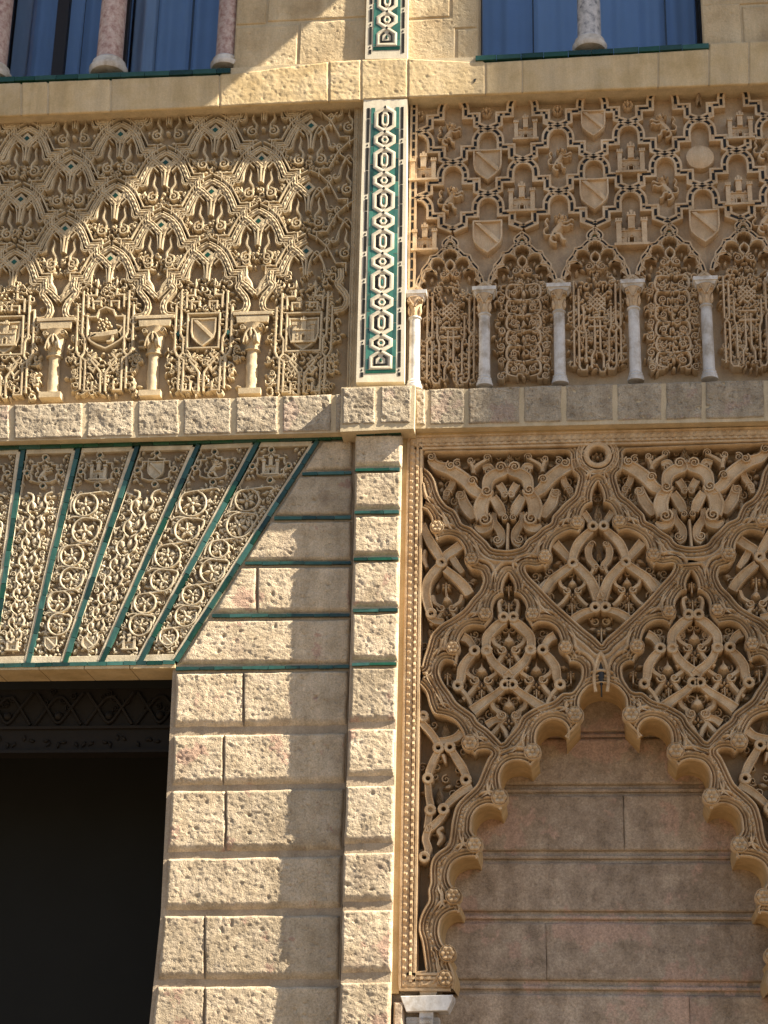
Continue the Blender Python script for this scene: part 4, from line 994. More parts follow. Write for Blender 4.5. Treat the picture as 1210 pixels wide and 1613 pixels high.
# multifoil arches on colonnettes
ARX = [(709, 404, 0), (822.5, 398, 1), (937.5, 391, 2), (1055, 384, 3), (1172, 377, 4), (1292, 371, 5)]
def foil(cx, cy, inner=True):
    pass
for cx, cy, k in ARX:
    X, Z = P(cx, cy)
    q = lambda a, b: (X+a*u, Z-b*u*.93)
    # ring with green core over the crown
    mb = MB(); rg = [q(0, -37), q(9, -29), q(9, -22), q(0, -14), q(-9, -22), q(-9, -29)]
    band([q(-1, -40), q(9, -31), q(10, -23), q(2, -14)], 3, hw=.017); band([q(1, -40), q(-9, -31), q(-10, -23), q(-2, -14)], 3, hw=.017)
    ribbon(mb, circle(q(0, -25), 5.5*u, 10), .006, H0, .0, 1, closed=True); BH('plaster_ring', mb)
    mb = MB(); dome(mb, circle(q(0, -25), 3.8*u, 8), H0, .0); build('green_tile', mb, M['dkgreen'], t_hp)
    # lobes: circles cut through a plate
    lob = [(-33, 36, 12.5), (-21, 15, 12), (0, -1, 12.5), (21, 15, 12), (33, 36, 12.5)]
    inner = []; 
    angs = [(-.55, -3.7+.2), (-.6, -3.1), (-.3, -2.85), (-.05, -2.55), (.35, -2.6)]
    inner.append(q(-42, 50))
    arcs = [(150, 330), (118, 322), (58, 322-0)]
    specs = [(-34, 36, 13, 240, 15), (-21, 14, 12.5, 215, 15), (0, -2, 13.5, 215, -35), (21, 14, 12.5, 165, -35), (34, 36, 13, 165, -60)]
    inner = []
    for (lx, ly, lr, a0, a1) in specs:
        for t_ in np.linspace(a0, a1, 9): inner.append(q(lx+lr*math.cos(R(t_)), ly-lr*math.sin(R(t_))))
    op = [(-54, 58), (-51, 44), (-45, 32), (-44, 24), (-38, 16), (-33, 8), (-31, 0), (-22, -2), (-14, -12), (-8, -17), (0, -19), (8, -17), (14, -12), (22, -2), (31, 0), (33, 8), (38, 16), (44, 24), (45, 32), (51, 44), (54, 58)]
    outer = resample([q(a*1.0, b) for a, b in op], .008)
    # plate between lobes and extrados, matched by arc length
    inn = resample(inner, .006)
    m = len(inn); ti = np.linspace(0, len(outer)-1, m); ou = np.stack([np.interp(ti, np.arange(len(outer)), outer[:, d]) for d in (0, 1)], 1)
    V = []; fs = []
    for lev, arr in ((H0-.05, inn), (-.010, inn), (-.004, inn*.90+ou*.10), (-.006, ou)):
        V += [(x, z, lev) for x, z in arr]
    for s in range(3):
        for i in range(m-1): fs.append((s*m+i, (s+1)*m+i, (s+1)*m+i+1, s*m+i+1))
    mb = MB(); mb.add(V, fs); ribbon(mb, resample(inn, .012), .0065, -.03, .004, 1); BH('multifoil_arch', mb)
    band([q(a, b) for a, b in op], 1, hw=.017)
    # cluster in the head
    for s in (-1, 1):
        mb = MB(); volute(mb, q(s*11, 32), 9*u, s, 1.57, H0, -.02); BH('scroll', mb)
        mb = MB(); ribbon(mb, [q(0, 5), q(s*7, 13), q(s*6, 22), q(0, 30), q(-s*5, 38)], .009, H0, -.004, 4); BH('scroll_band', mb)
        mb = MB(); leaf(mb, q(s*33, 46), math.pi/2+s*.25, .07, .018, H0, -.055); BH('leaf', mb); mb = MB(); leaf(mb, q(s*19, 22), math.pi/2-s*.1, .06, .018, H0, -.055); BH('leaf', mb)
    mb = MB(); leaf(mb, q(0, 12), math.pi/2, .085, .020, H0, -.05); BH('bud', mb)
    fill(lambda a, b: q(a, b), -24, 24, 20, 60, t_hp, 'heraldic', H0, -.03, rr_, 30, 1.1, lambda a, b: abs(a) < 4+b*.4)
    # carving of the bay below
    yb = cy+192-k*.6 ; y0 = cy+52
    ql = Lq(cx+2, cy, .012*k-.01)
    if k % 2 == 0: kufic(ql, 43, y0-4, cy+198 if k != 2 else cy+190, t_hp, 'heraldic', H0, -.006, random.Random(k+20))
    else:
        r = random.Random(k+30)
        for rw in range(6):
            y = y0+rw*24+4
            for s in (-1, 1):
                mb = MB(); volute(mb, ql(s*15, y+6), 7.8*u, s*(1 if rw % 2 else -1), r.random()*6, H0, -.004); BH('scroll', mb)
                mb = MB(); volute(mb, ql(s*35, y+17), 8.2*u, -s, r.random()*6, H0, -.004); BH('scroll', mb)
                mb = MB(); ribbon(mb, [ql(s*3, y-6), ql(s*22, y-7), ql(s*27, y+4), ql(s*24, y+14), ql(s*10, y+18)], .011, H0, -.006, 4, widths=[.6, 1.1, 1.2, 1, .5]); BH('scroll_band', mb)
            mb = MB(); leaf(mb, ql(0, y+12), math.pi/2, .07, .02, H0, -.004); BH('leaf', mb)
            mb = MB(); dome(mb, circle(ql(0, y+18), 3.6*u, 8), H0, -.004); BH('knob', mb)
        fill(ql, -44, 44, y0-6, y0+142, t_hp, 'heraldic', H0, -.008, r, 280, 1.35)
    # plain smear of plaster under the carving
# colonnettes
CL = [(652, 459, 611, 'slim white marble colonnette beside the tiled strip, leftmost of its row and touched by sun'), (763.5, 453, 606, 'slim white marble colonnette second from the tiled strip'),
      (880.5, 448, 602, 'slim white marble colonnette left of the knotted script bay, third from the tiled strip'), (1000, 442, 598, 'slim white marble colonnette right of the knotted script bay, fourth from the tiled strip'),
      (1116.5, 437, 595, 'slim white marble colonnette nearest the right edge of the photo'), (1236, 431, 591, 'slim white marble colonnette just beyond the right edge')]
for k, (cx, ct, cb_, lab) in enumerate(CL):
    wc = .03
    xb, zb = P(cx+(-.5 if k < 2 else 2), cb_, wc+.03); xt, zt = P(cx, ct, wc+.03); X = xb; H = zt-zb
    t = thing('colonnette', lab, 'column', xb, zb, wc, 'marble colonnettes of the heraldic panel')
    rs = .038
    mb = MB(); lathe(mb, X, zb, wc, [(.056, 0), (.056, .018), (.05, .022), (.052, .034), (.044, .046), (.047, .056), (.040, .066)], 20); build('base', mb, M['marble'], t)
    mb = MB(); lathe(mb, X, zb+.06, wc, [(rs*1.04, 0), (rs, H*.2), (rs*.98, H*.58), (rs*.96, H*.63)], 24); build('shaft', mb, M['marble'], t)
    zc = zb+.06+H*.63
    mb = MB(); lathe(mb, X, zc, wc, [(rs, 0), (rs*1.2, .008), (rs*1.2, .014), (rs, .02)], 20); build('neck_ring', mb, M['marble'], t)
    hc = zt-zc-.05
    mb = MB(); lathe(mb, X, zc+.018, wc, [(rs*.98, 0), (rs*1.0, hc*.3), (rs*1.2, hc*.6), (rs*1.5, hc*.9), (rs*1.55, hc-.018)], 20); cap_ = build('capital', mb, M['heraldic'], t)
    mb = MB()
    for a in (-1, 0, 1):
        leaf(mb, (X+a*.032, zc+.02), math.pi/2-a*.12, hc*.55, .014, wc+rs*.75-abs(a)*.012, wc+rs+.012-abs(a)*.012)
    for a in (-1, 1):
        volute(mb, (X+a*.038, zc+hc*.8), .016, a, 0, wc+.01, wc+rs+.02); ribbon(mb, [(X+a*.006, zc+hc*.55), (X+a*.02, zc+hc*.72), (X+a*.035, zc+hc*.95)], .006, wc+.02, wc+rs+.016)
    build('capital_leaf', mb, M['heraldic'], cap_)
    mb = MB(); V = []
    for z, s, d in ((zc+hc+.0, .058, .055), (zc+hc+.022, .072, .066), (zc+hc+.024, .080, .074), (zt, .082, .076)):
        V += [(X-s, z, -.03), (X+s, z, -.03), (X+s, z, wc+d-.02), (X-s, z, wc+d-.02)]
    fs = [(0, 1, 2, 3), (15, 14, 13, 12)]
    for j in range(3):
        for i in range(4): fs.append((j*4+i, (j+1)*4+i, (j+1)*4+(i+1) % 4, j*4+(i+1) % 4))
    mb.add(V, fs, False); build('abacus', mb, M['marble'], t)
    mb = MB(); Xs, Zs2 = X, zt
    prism(mb, [(Xs-.085, Zs2+.002), (Xs+.085, Zs2+.002), (Xs+.05, Zs2+.05), (Xs+.012, Zs2+.085), (Xs-.012, Zs2+.085), (Xs-.05, Zs2+.05)], H0, -.003, .004)
    ribbon(mb, [(Xs-.06, Zs2+.02), (Xs, Zs2+.07), (Xs+.06, Zs2+.02)], .008, -.01, .003, 1); BH('spandrel_block', mb)
    for s in (-1, 1):
        mb = MB(); prism(mb, [(Xs+s*.02, Zs2+.028), (Xs+s*.045, Zs2+.012), (Xs+s*.055, Zs2+.02), (Xs+s*.03, Zs2+.04)], -.004, .003); build('black_tile', mb, M['black'], t_hp)

# ------------------------------------------------------------------ blind arch with sebka tracery
G0 = -.15; NW = -.42
ROSE_IN = 11.5
t_ba = thing('blind_arch_screen', 'large shaded screen of carved ochre tracery framing a cusped blind arch, right of the pilaster', 'carved arch', *P(945, 1613))
BA = lambda nm, m, **k: build(nm, m, M['arch'], t_ba, **k)
Z1 = lambda p: PL(Zm((620, 670), 3.559, p)); Z2 = lambda p: PL(Zm((620, 880), 3.559, p)); Z3 = lambda p: PL(Zm((620, 1080), 3.559, p)); Z4 = lambda p: PL(Zm((610, 1290), 4.996, p))
axX = np.mean([(P(905, 1125)[0]+P(994.8, 1123.6)[0])/2, (P(839, 1182.6)[0]+P(1067.8, 1182.5)[0])/2, P(945, 1000)[0]])
mirp = lambda pts: [(2*axX-a, b) for a, b in pts]
def cw(p):
    p = np.array(p); return p if area(p) < 0 else p[::-1]
def sm_(p, n=3): return [tuple(a) for a in smooth(p, n)]
fxl = P(664, 1000)[0]; fzt = P(900, 706)[1]
# compartments: lists of smooth runs joined at sharp cusps
C2h = (sm_(Z1([(1146, 322), (1124, 355), (1113, 400), (1118, 432)]))+sm_(Z1([(1112, 440), (1080, 455), (1058, 490), (1052, 530), (1056, 570), (1040, 606)]))+
       sm_(Z1([(1028, 604), (990, 598), (945, 615), (905, 645), (884, 690), (882, 740), (872, 775), (850, 803)]))+sm_(Z1([(838, 792), (800, 782), (765, 784)])[:1]+Z2([(800, 55), (750, 48), (742, 60), (765, 100), (820, 155), (900, 240), (1000, 330), (1070, 392), (1130, 440), (1166, 476)])))
C2 = [p for p in C2h]; C2 = C2+mirp(C2h[1:-1])[::-1]
x3 = P(801, 1000)[0]
mir3 = lambda pts: [(2*x3-a, b) for a, b in pts]
C3 = (sm_(Z2([(645, 90), (622, 125), (612, 170), (617, 195)]))+sm_(Z2([(600, 203), (572, 225), (556, 265), (556, 310), (545, 345), (512, 388)]))+sm_(Z2([(495, 385), (445, 380), (400, 400), (368, 450), (364, 505), (360, 550), (350, 602)]))+
      sm_(Z2([(330, 582), (290, 575), (265, 605), (262, 650), (285, 700), (325, 755), (350, 795), (380, 822)])+Z3([(425, 125), (450, 160), (475, 200), (530, 240), (575, 285), (605, 318)])[1:])+
      sm_(Z3([(618, 312), (640, 282), (690, 225), (715, 175), (760, 140), (820, 108), (890, 85), (945, 40)])+Z2([(1000, 745), (1040, 690), (1052, 650), (1050, 610), (1020, 588), (985, 586)]))+
      sm_(Z2([(978, 560), (945, 520), (938, 460), (915, 400), (870, 368), (815, 364), (777, 388)]))+sm_(Z2([(755, 350), (745, 300), (738, 250), (712, 212), (690, 200)]))+sm_(Z2([(674, 195), (678, 160), (668, 125)])))
C1 = (sm_(Z1([(163, 158), (160, 228)]), 2)+sm_(Z1([(172, 235), (205, 262), (235, 310), (246, 355), (268, 408), (300, 448), (345, 475), (372, 520), (388, 550), (440, 572), (480, 610), (525, 650), (560, 688), (640, 697), (715, 680), (745, 640), (790, 610), (835, 570), (878, 545), (888, 510), (915, 480), (960, 430), (1005, 392), (1020, 350), (1032, 290), (1005, 262), (990, 215), (990, 165)]))+Z1([(975, 150)]))
C4 = (Z1([(160, 470)])+sm_(Z1([(185, 480), (207, 515), (215, 560), (226, 605), (241, 650)]))+sm_(Z1([(262, 640), (310, 628), (360, 645), (392, 690), (400, 740), (408, 780), (435, 812)])+Z2([(465, 72)]))+sm_(Z2([(488, 80), (500, 120), (478, 178), (440, 220), (392, 282), (330, 328), (270, 362), (235, 395), (205, 430), (185, 500), (165, 560), (156, 600)])))
C5 = (Z3([(140, 0)])+sm_(Z3([(150, 5), (180, 45), (198, 110), (228, 165), (290, 178), (345, 205), (378, 250), (398, 305), (412, 350), (456, 392)]))+sm_(Z3([(475, 372), (510, 366), (545, 378), (525, 410), (495, 480), (462, 555), (405, 610), (350, 670), (328, 745)])+Z4([(500, 60), (492, 130), (470, 205), (400, 255), (350, 315), (333, 400), (335, 500), (318, 560), (322, 640), (285, 705), (250, 790), (243, 880), (268, 970), (285, 1080), (300, 1188)]))+Z4([(240, 1195)]))
RNG = P(941.5, 717.4); CR = circle(RNG, 13*u, 20)
Ah = (sm_(Z4([(520, 1340), (535, 1260), (520, 1190), (500, 1135)]))+sm_(Z4([(512, 1100), (478, 1050), (475, 1010), (440, 980), (418, 920), (415, 870), (430, 800), (478, 752), (530, 735), (570, 745)]))+
      sm_(Z4([(580, 690), (545, 640), (535, 560), (498, 500), (488, 440), (510, 370), (560, 325), (630, 305), (690, 305), (712, 318)]))+
      sm_(Z4([(722, 245), (718, 175), (690, 130), (667, 90)])+Z3([(440, 790), (445, 740), (475, 695), (530, 672), (580, 685), (600, 702)]))+
      sm_(Z3([(625, 650), (618, 600), (603, 560), (600, 500), (630, 445), (690, 425), (740, 435), (768, 457)]))+
      sm_(Z3([(812, 405), (810, 350), (800, 310), (808, 255), (845, 210), (895, 192), (945, 205), (975, 245), (968, 296)]))+
      sm_(Z3([(1045, 210), (1048, 150), (1043, 100)])+Z2([(1052, 770), (1090, 725), (1140, 706), (1168, 703)])))
Ah = [p for p in Ah if p[0] <= axX]; ARCH = Ah+mirp(Ah)[::-1]
right_limit = P(1330, 1000)[0]
edges = [(cw(C2), True), (cw(C3), True), (cw(C1), True), (cw(C4), True), (cw(C5), True), (cw(CR), True)]
edges += [(cw(mirp(e)), True) for e in (C3, C1, C4, C5)]
edges += [(np.array(ARCH), False)]
step = 2.6*u
samp = []
for p, cl in edges:
    p = np.asarray(p); n = len(p); out = []
    last = None
    for i in range(n if cl else n-1):
        a, b = p[i], p[(i+1) % n]; L = np.hypot(*(b-a))
        if L < 1e-6: continue
        d = (b-a)/L; nn = np.array((-d[1], d[0]))
        if last is not None:
            an = math.atan2(last[0]*nn[1]-last[1]*nn[0], last @ nn)
            if an > .35 or an < -.35:
                k = int(abs(an)/.3)
                for q in range(1, k+1):
                    f = q/(k+1)*an; out.append((a[0], a[1], last[0]*math.cos(f)-last[1]*math.sin(f), last[0]*math.sin(f)+last[1]*math.cos(f)))
        k = max(2, int(L/step)+1)
        for q in range(k): 
            c = a+(b-a)*(.02+.96*q/(k-1)); out.append((c[0], c[1], nn[0], nn[1]))
        last = nn
    samp.append(np.array(out))
ALLP = np.vstack([s_[:, :2] for s_ in samp])
TM = 46*u
cols = np.array([0, .0, .5, 1.4, 2.4, 3.2, 4.2, 5.5, 7, 8, 9, 10, 11.5, 13, 14.5, 16, 17, 18, 19.5, 21, 23, 25, 27, 30, 34, 40, 47])*u
def bandw(t):
    x = t/u
    return np.interp(x, [0, .6, 2.2, 3.4, 4, 5.5, 7, 8, 9, 10.5, 12, 14, 15.5, 17, 18, 20, 22.5, 24, 40], [-.012, .002, .010, .009, -.010, -.014, .003, .005, -.012, -.006, .003, .003, -.006, -.014, .004, .012, .010, -.001, .0])
for idx, ((p, cl), sp) in enumerate(zip(edges, samp)):
    pts, nn = sp[:, :2], sp[:, 2:]; ts = np.full(len(sp), TM)
    for c0 in range(0, len(sp), 256):
        d = pts[c0:c0+256, None, :]-ALLP[None]; nd_ = (d*nn[c0:c0+256, None, :]).sum(2); dd = (d**2).sum(2)
        t = np.where((nd_ < -1e-5) & (dd > (1.2*u)**2), dd/(-2*nd_+1e-12), 9); ts[c0:c0+256] = np.minimum(ts[c0:c0+256], t.min(1))
        # cusp tips: neighbours closer than 1.2 px on the other side
    ts = np.maximum(ts, np.maximum(np.roll(ts, 1), np.roll(ts, -1)))+2.2*u
    # keep inside the frame
    for nx, lim in ((0, 0),):
        tx = np.where(nn[:, 0] < -1e-6, (pts[:, 0]-fxl)/(-nn[:, 0]+1e-12), 9); ts = np.minimum(ts, np.maximum(tx, 0))
        tz = np.where(nn[:, 1] > 1e-6, (fzt-pts[:, 1])/(nn[:, 1]+1e-12), 9); ts = np.minimum(ts, np.maximum(tz, 0))
    s_arc = np.r_[0, np.cumsum(np.hypot(*(pts[1:]-pts[:-1]).T))]
    Mc = len(cols)+1; V = np.zeros((len(pts), Mc, 3))
    V[:, 0, :2] = pts; V[:, 0, 2] = -.013 if not cl else G0
    for k, c in enumerate(cols):
        t = np.minimum(c, ts); V[:, k+1, :2] = pts+nn*t[:, None]
        w = 1.7*bandw(t); rp = np.clip(1-np.abs(t/u-13)/4.0, 0, 1)
        w = w+.010*rp*1.25*np.sin(s_arc/u*2*math.pi/7.6+t/u*.5)-.0004*(t/u > 24)
        V[:, k+1, 2] = w
    N_r = len(pts); fs = []
    for i in range(N_r if cl else N_r-1):
        j = (i+1) % N_r
        for k in range(Mc-1): fs.append((i*Mc+k, j*Mc+k, j*Mc+k+1, i*Mc+k+1))
    # wear: slow irregularity
    Vf = V.reshape(-1, 3).tolist()
    for v in Vf:
        v[2] += .004*nz(v[0], v[1], 1, 14) if v[2] > G0+.01 and v[2] > NW+.1 else 0
    mb = MB(); mb.add(Vf, fs); build('moulded_band' if cl else 'cusped_arch', mb, M['arch'], t_ba, ang=50)
ap = resample(ARCH, .012); Va = []
for w in (NW-.02, -.2, -.0125): Va += [(x, z, w) for x, z in ap]
n_ = len(ap); mb = MB(); mb.add(Va, [(k*n_+i, (k+1)*n_+i, (k+1)*n_+i+1, k*n_+i+1) for k in (0, 1) for i in range(n_-1)]); build('arch_soffit', mb, M['soffit'], t_ba, ang=40)
# ground of each compartment
for e in (C1, C2, C3, C4, C5, mirp(C1), mirp(C3), mirp(C4), mirp(C5), CR):
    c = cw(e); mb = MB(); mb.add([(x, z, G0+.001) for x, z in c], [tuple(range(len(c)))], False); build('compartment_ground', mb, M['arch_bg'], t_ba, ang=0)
# backing behind the bands beside the arch
al = [tuple(p) for p in ARCH]
xr_ = right_limit; zt_ = fzt+.08
poly = [(fxl-.12, al[0][1]), (fxl-.12, zt_), (xr_, zt_), (xr_, al[-1][1])]+al[::-1]
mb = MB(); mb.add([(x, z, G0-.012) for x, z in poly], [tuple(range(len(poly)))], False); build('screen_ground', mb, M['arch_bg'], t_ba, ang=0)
# dark eye slit over the apex
X, Z = P(947, 1066); mb = MB(); dome(mb, [(X, Z+.10), (X+.022, Z+.03), (X+.016, Z-.03), (X+.005, Z-.06), (X+.005, Z-.13), (X-.005, Z-.13), (X-.005, Z-.06), (X-.016, Z-.03), (X-.022, Z+.03)][::-1], -.002, .0135); build('apex_slit', mb, M['iron'], t_ba)
mb = MB(); ribbon(mb, [(X-.035, Z-.10), (X-.045, Z-.02), (X-.035, Z+.06), (X, Z+.15), (X+.035, Z+.06), (X+.045, Z-.02), (X+.035, Z-.10)], .011, 0, .022, 4); BA('apex_moulding', mb)
# rosettes on the cusps
ro = [(Z1([q])[0], 9.5) for q in [(1030, 548), (850, 740), (245, 575), (438, 755)]]+[(Z2([q])[0], 9.5) for q in [(515, 315), (335, 505), (780, 315), (965, 500)]]+[(Z3([q])[0], 11.0) for q in [(1018, 168), (780, 375), (597, 630), (430, 325)]]+[(Z4([q])[0], 10.5) for q in [(690, 205), (525, 610), (478, 1062), (460, 1260)]]
seen = []
for (c, r_) in ro+[(mirp([c])[0], r_) for c, r_ in ro]:
    if any(abs(c[0]-a)+abs(c[1]-b) < .03 for a, b in seen): continue
    seen.append(c)
    mb = MB(); lathe_ = circle(c, r_*u*1.18, 18); dome(mb, lathe_, -.06, .036, ((1, 0), (1, .9), (.93, 1.0), (.78, .90))); dsc = BA('rosette_disc', mb)
    mb = MB(); rosette(mb, c, r_*u*1.0, .024, .056, 6); build('rosette', mb, M['arch'], dsc)
mb = MB(); rosette(mb, RNG, 12.5*u, G0, -.02, 7); BA('rosette', mb)
mb = MB(); ribbon(mb, circle(RNG, 18*u, 24), 4.2*u, .0, .022, 1, closed=True); BA('ring_moulding', mb)
mb = MB(); p_ = resample(circle(RNG, 29*u, 40), .008, True); strip(mb, p_, [(5*u, .0), (4.4*u, .012), (2.4*u, .013), (1.8*u, .006), (0, .014), (-1.8*u, .006), (-2.4*u, .013), (-4.4*u, .012), (-5*u, .0)], True, mod=ropemod(.006, 1.5)); BA('rope_ring', mb)

# foliage inside the compartments
def fillet(mb, pts, hw, w0, w1, n=4, widths=None):
    p = smooth(pts, n)
    if widths is not None: widths = np.interp(np.linspace(0, 1, len(p)), np.linspace(0, 1, len(widths)), widths)
    strip(mb, p, [(hw, w0), (hw*.97, w1-.003), (hw*.86, w1+.003), (hw*.7, w1+.002), (hw*.58, w1-.007), (0, w1-.010), (-hw*.58, w1-.007), (-hw*.7, w1+.002), (-hw*.86, w1+.003), (-hw*.97, w1-.003), (-hw, w0)], False, widths)
def eye(mb, c, r=.026, w=-.002):
    p = circle(c, r, 14); strip(mb, np.array(p+p[:1]), [(r*.42, G0), (r*.40, w-.004), (r*.2, w), (-r*.2, w), (-r*.42, w-.006), (-r*.45, G0)], False, caps=False)
def bandpart(pts, hw, w=-.008, widths=None, both=None, nm='scroll_band', e0=None, e1=None, n=5):
    for f in both:
        mb = MB(); q = f(pts); (fillet if hw > 5.4 else ribbon)(mb, q, hw*.98*u, G0, w, n, widths=widths); BA(nm, mb)
        if e0: mb = MB(); eye(mb, f([e0])[0], w=w+.006); BA('scroll_eye', mb)
        if e1: mb = MB(); eye(mb, f([e1])[0], w=w+.006); BA('scroll_eye', mb)
ident = lambda p: list(p)
def comb(*fs):
    def g(p):
        for f in fs: p = f(p)
        return p
    return g
def fleur(c, s, both, w=-.018):
    s = s*1.18
    """small palmette: two volutes, bud above, arms and feet, drop below"""
    for f in both:
        for k in (-1, 1):
            T = lambda a, b: (c[0]+k*a*s*u, c[1]-b*s*u)
            mb = MB(); ribbon(mb, f([T(22, -18), T(19, -8), T(13, -3), T(6, 3), T(10, 12), T(18, 22), T(24, 27)]), 4.6*s*u, G0, w-.008, 4); BA('scroll_band', mb)
            q = f([T(8, 2)])[0]; d = k*(1 if f([(1, 0)])[0][0] > 0 else -1)
            mb = MB(); volute(mb, q, 8*s*u, -d, 0 if d > 0 else math.pi, G0, w+.004, 1.3); BA('scroll', mb)
        mb = MB(); q = f([(c[0], c[1]+8*s*u)])[0]; dome(mb, [(q[0]+a*s*u, q[1]+b*s*u) for a, b in ((-9, -2), (-7, 5), (-2, 10), (0, 19), (2, 10), (7, 5), (9, -2), (0, -6))][::-1], G0, w+.006); BA('bud', mb)
        mb = MB(); q = f([(c[0], c[1]-12*s*u)])[0]
        for a in (math.pi/2, .2, math.pi-.2, -math.pi/2): leaf(mb, q, a, 8*s*u, 2.6*s*u, G0, w-.004)
        BA('trefoil', mb, kind='stuff')
def sprig(c, s, both, w=-.03):
    for f in both:
        q = f([c])[0]; mb = MB(); ribbon(mb, [(q[0], q[1]-14*s*u), (q[0], q[1]+2*s*u)], 1.6*s*u, G0, w, 1)
        for a in (math.pi/2, .5, math.pi-.5, -.5, math.pi+.5): leaf(mb, q, a, 8*s*u, 3*s*u, G0, w+.004)
        BA('sprig', mb, kind='stuff')
mirG = mirp
L3 = [ident, mir3, mirG, comb(mir3, mirG)]      # both halves of both middle compartments
bandpart(Z2([(628, 345), (592, 362), (552, 400), (522, 440), (520, 492), (540, 515)]), 7.2, -.006, [.8, 1.1, 1.1, 1, .9], L3, e0=Z2([(616, 325)])[0])
bandpart(Z2([(532, 525), (552, 568), (592, 610), (630, 640), (645, 660)]), 7, -.004, [.8, 1, 1.1, 1.3], L3, e0=Z2([(521, 512)])[0])
bandpart(Z2([(446, 528), (412, 565), (384, 612), (376, 665), (362, 700)]), 7, -.006, [.8, 1, 1.1, 1, .8], L3, e0=Z2([(454, 512)])[0], e1=Z2([(360, 708)])[0])
bandpart(Z2([(365, 715), (400, 752), (428, 800), (436, 830)]), 5, -.01, [1, 1, .9, .6], L3)
bandpart(Z2([(620, 715), (575, 755), (520, 792), (470, 828)])+Z3([(440, 140)]), 6.5, -.004, [.8, 1, 1.2, 1.4], L3, e0=Z2([(626, 704)])[0])
bandpart(Z2([(600, 300), (590, 262), (592, 235), (610, 222)]), 5, -.02, [1, .9, .8, .5], L3)
bandpart(Z2([(385, 430), (420, 450), (450, 495)]), 6.5, -.022, [1.2, 1, .8], L3)
bandpart(Z3([(520, 215), (560, 190), (600, 178), (590, 140)]), 5.5, -.02, [1.2, 1, 1, .8], L3)
bandpart(Z3([(635, 285), (625, 250), (600, 215)]), 5, -.02, [.8, 1, 1], L3)
for c, s in ((Z2([(645, 495)])[0], 1.0), (Z3([(645, 150)])[0], 1.05)): fleur(c, s, [ident, mirG])
fleur(Z2([(492, 665)])[0], 1.0, L3)
for c, s in ((Z2([(645, 258)])[0], 1.1), (Z2([(645, 155)])[0], .9), (Z2([(652, 565)])[0], .9), (Z2([(492, 745)])[0], .9), (Z2([(300, 650)])[0], 1.0)): sprig(c, s, L3 if abs(c[0]-x3) > .05 else [ident, mirG])
def inside(poly):
    p = np.array(poly); q = np.roll(p, -1, 0)
    def f(x, z):
        c = ((p[:, 1] > z) != (q[:, 1] > z)) & (x < (q[:, 0]-p[:, 0])*(z-p[:, 1])/(q[:, 1]-p[:, 1]+1e-12)+p[:, 0]); return c.sum() % 2 == 1
    return f
rb_ = random.Random(11)
for comp, n, axx in ((C3, 60, x3), (C2, 46, axX), (C1, 60, P(800, 780)[0]), (C4, 24, None), (C5, 26, None)):
    f = inside(comp); p = np.array(comp); x0, x1_, z0, z1 = p[:, 0].min(), p[:, 0].max(), p[:, 1].min(), p[:, 1].max(); k = 0
    if axx: x1_ = axx
    while k < n:
        x, z = rb_.uniform(x0, x1_), rb_.uniform(z0, z1)
        if not f(x, z): continue
        k += 1; a = rb_.uniform(0, 6.3); ty = rb_.random(); L_ = rb_.uniform(.06, .10)
        for m in (([0, 1] if axx else [0])+(([2, 3] if axx else [2]) if comp is not C2 else [])):
            xx, aa, sg = x, a, 1
            if m % 2: xx, aa, sg = 2*axx-xx, math.pi-aa, -sg
            if m >= 2:
                xx, aa, sg = 2*axX-xx, math.pi-aa, -sg
            mb = MB()
            if ty < .5: volute(mb, (xx, z), .036, sg, aa, G0, -.085+.02*ty, 1.3); nm_ = 'scroll'
            else: leaf(mb, (xx, z), aa, L_, .022, G0, -.085); nm_ = 'leaf'
            BA(nm_, mb)
# upper middle compartment (C2)
L2 = [ident, mirG]
mb = MB(); c = Z1([(1150, 492)])[0]; pinecone(mb, (axX, c[1]), 9.5*u, 17*u, G0+.01, .004); BA('pinecone', mb)
mb = MB(); c = Z1([(1150, 715)])[0]; pinecone(mb, (axX, c[1]), 7*u, 12*u, G0+.01, -.01); BA('pinecone', mb)
bandpart(Z1([(1108, 585), (1075, 615), (1035, 660), (1010, 715), (1004, 755)]), 7, -.004, [.8, 1, 1.1, 1, .9], L2, e0=Z1([(1118, 562)])[0])
bandpart(Z2([(1010, 20), (1060, 68), (1105, 120), (1130, 175), (1150, 225)]), 7.5, -.004, [.9, 1, 1.1, 1.2], L2, e0=Z1([(1005, 768)])[0])
bandpart(Z2([(995, 35), (940, 75), (890, 115), (855, 165), (845, 185)]), 7, -.006, [.9, 1, 1.1, 1.1, 1], L2)
bandpart(Z2([(1118, 285), (1070, 298), (1020, 325), (1000, 345)]), 6, -.004, [.8, 1, 1.1, 1], L2, e0=Z2([(1131, 270)])[0])
bandpart(Z2([(1160, 250), (1150, 200), (1130, 230)]), 6, -.012, [1, 1.2, .6], L2)
bandpart(Z1([(905, 655), (940, 690), (985, 740)]), 7.5, -.022, [1.1, 1, .8], L2)
bandpart(Z1([(1065, 480), (1095, 520), (1110, 545)]), 6, -.02, [1, .9, .7], L2)
bandpart(Z1([(1110, 655), (1092, 695), (1100, 745), (1128, 780), (1120, 810)]), 5.5, -.012, [.7, 1.1, 1, 1, .7], L2)
bandpart(Z2([(1060, 55), (1100, 80), (1128, 40)]), 5, -.012, [.9, 1, .7], L2)
for q in (Z1([(1113, 660)])[0], Z2([(1135, 45)])[0]):
    for f in L2:
        c = f([q])[0]; mb = MB(); volute(mb, c, 6.5*u, 1 if c[0] < axX else -1, 0, G0, -.008, 1.3); BA('scroll', mb)
fleur(Z2([(1003, 165)])[0], .8, L2, -.016)
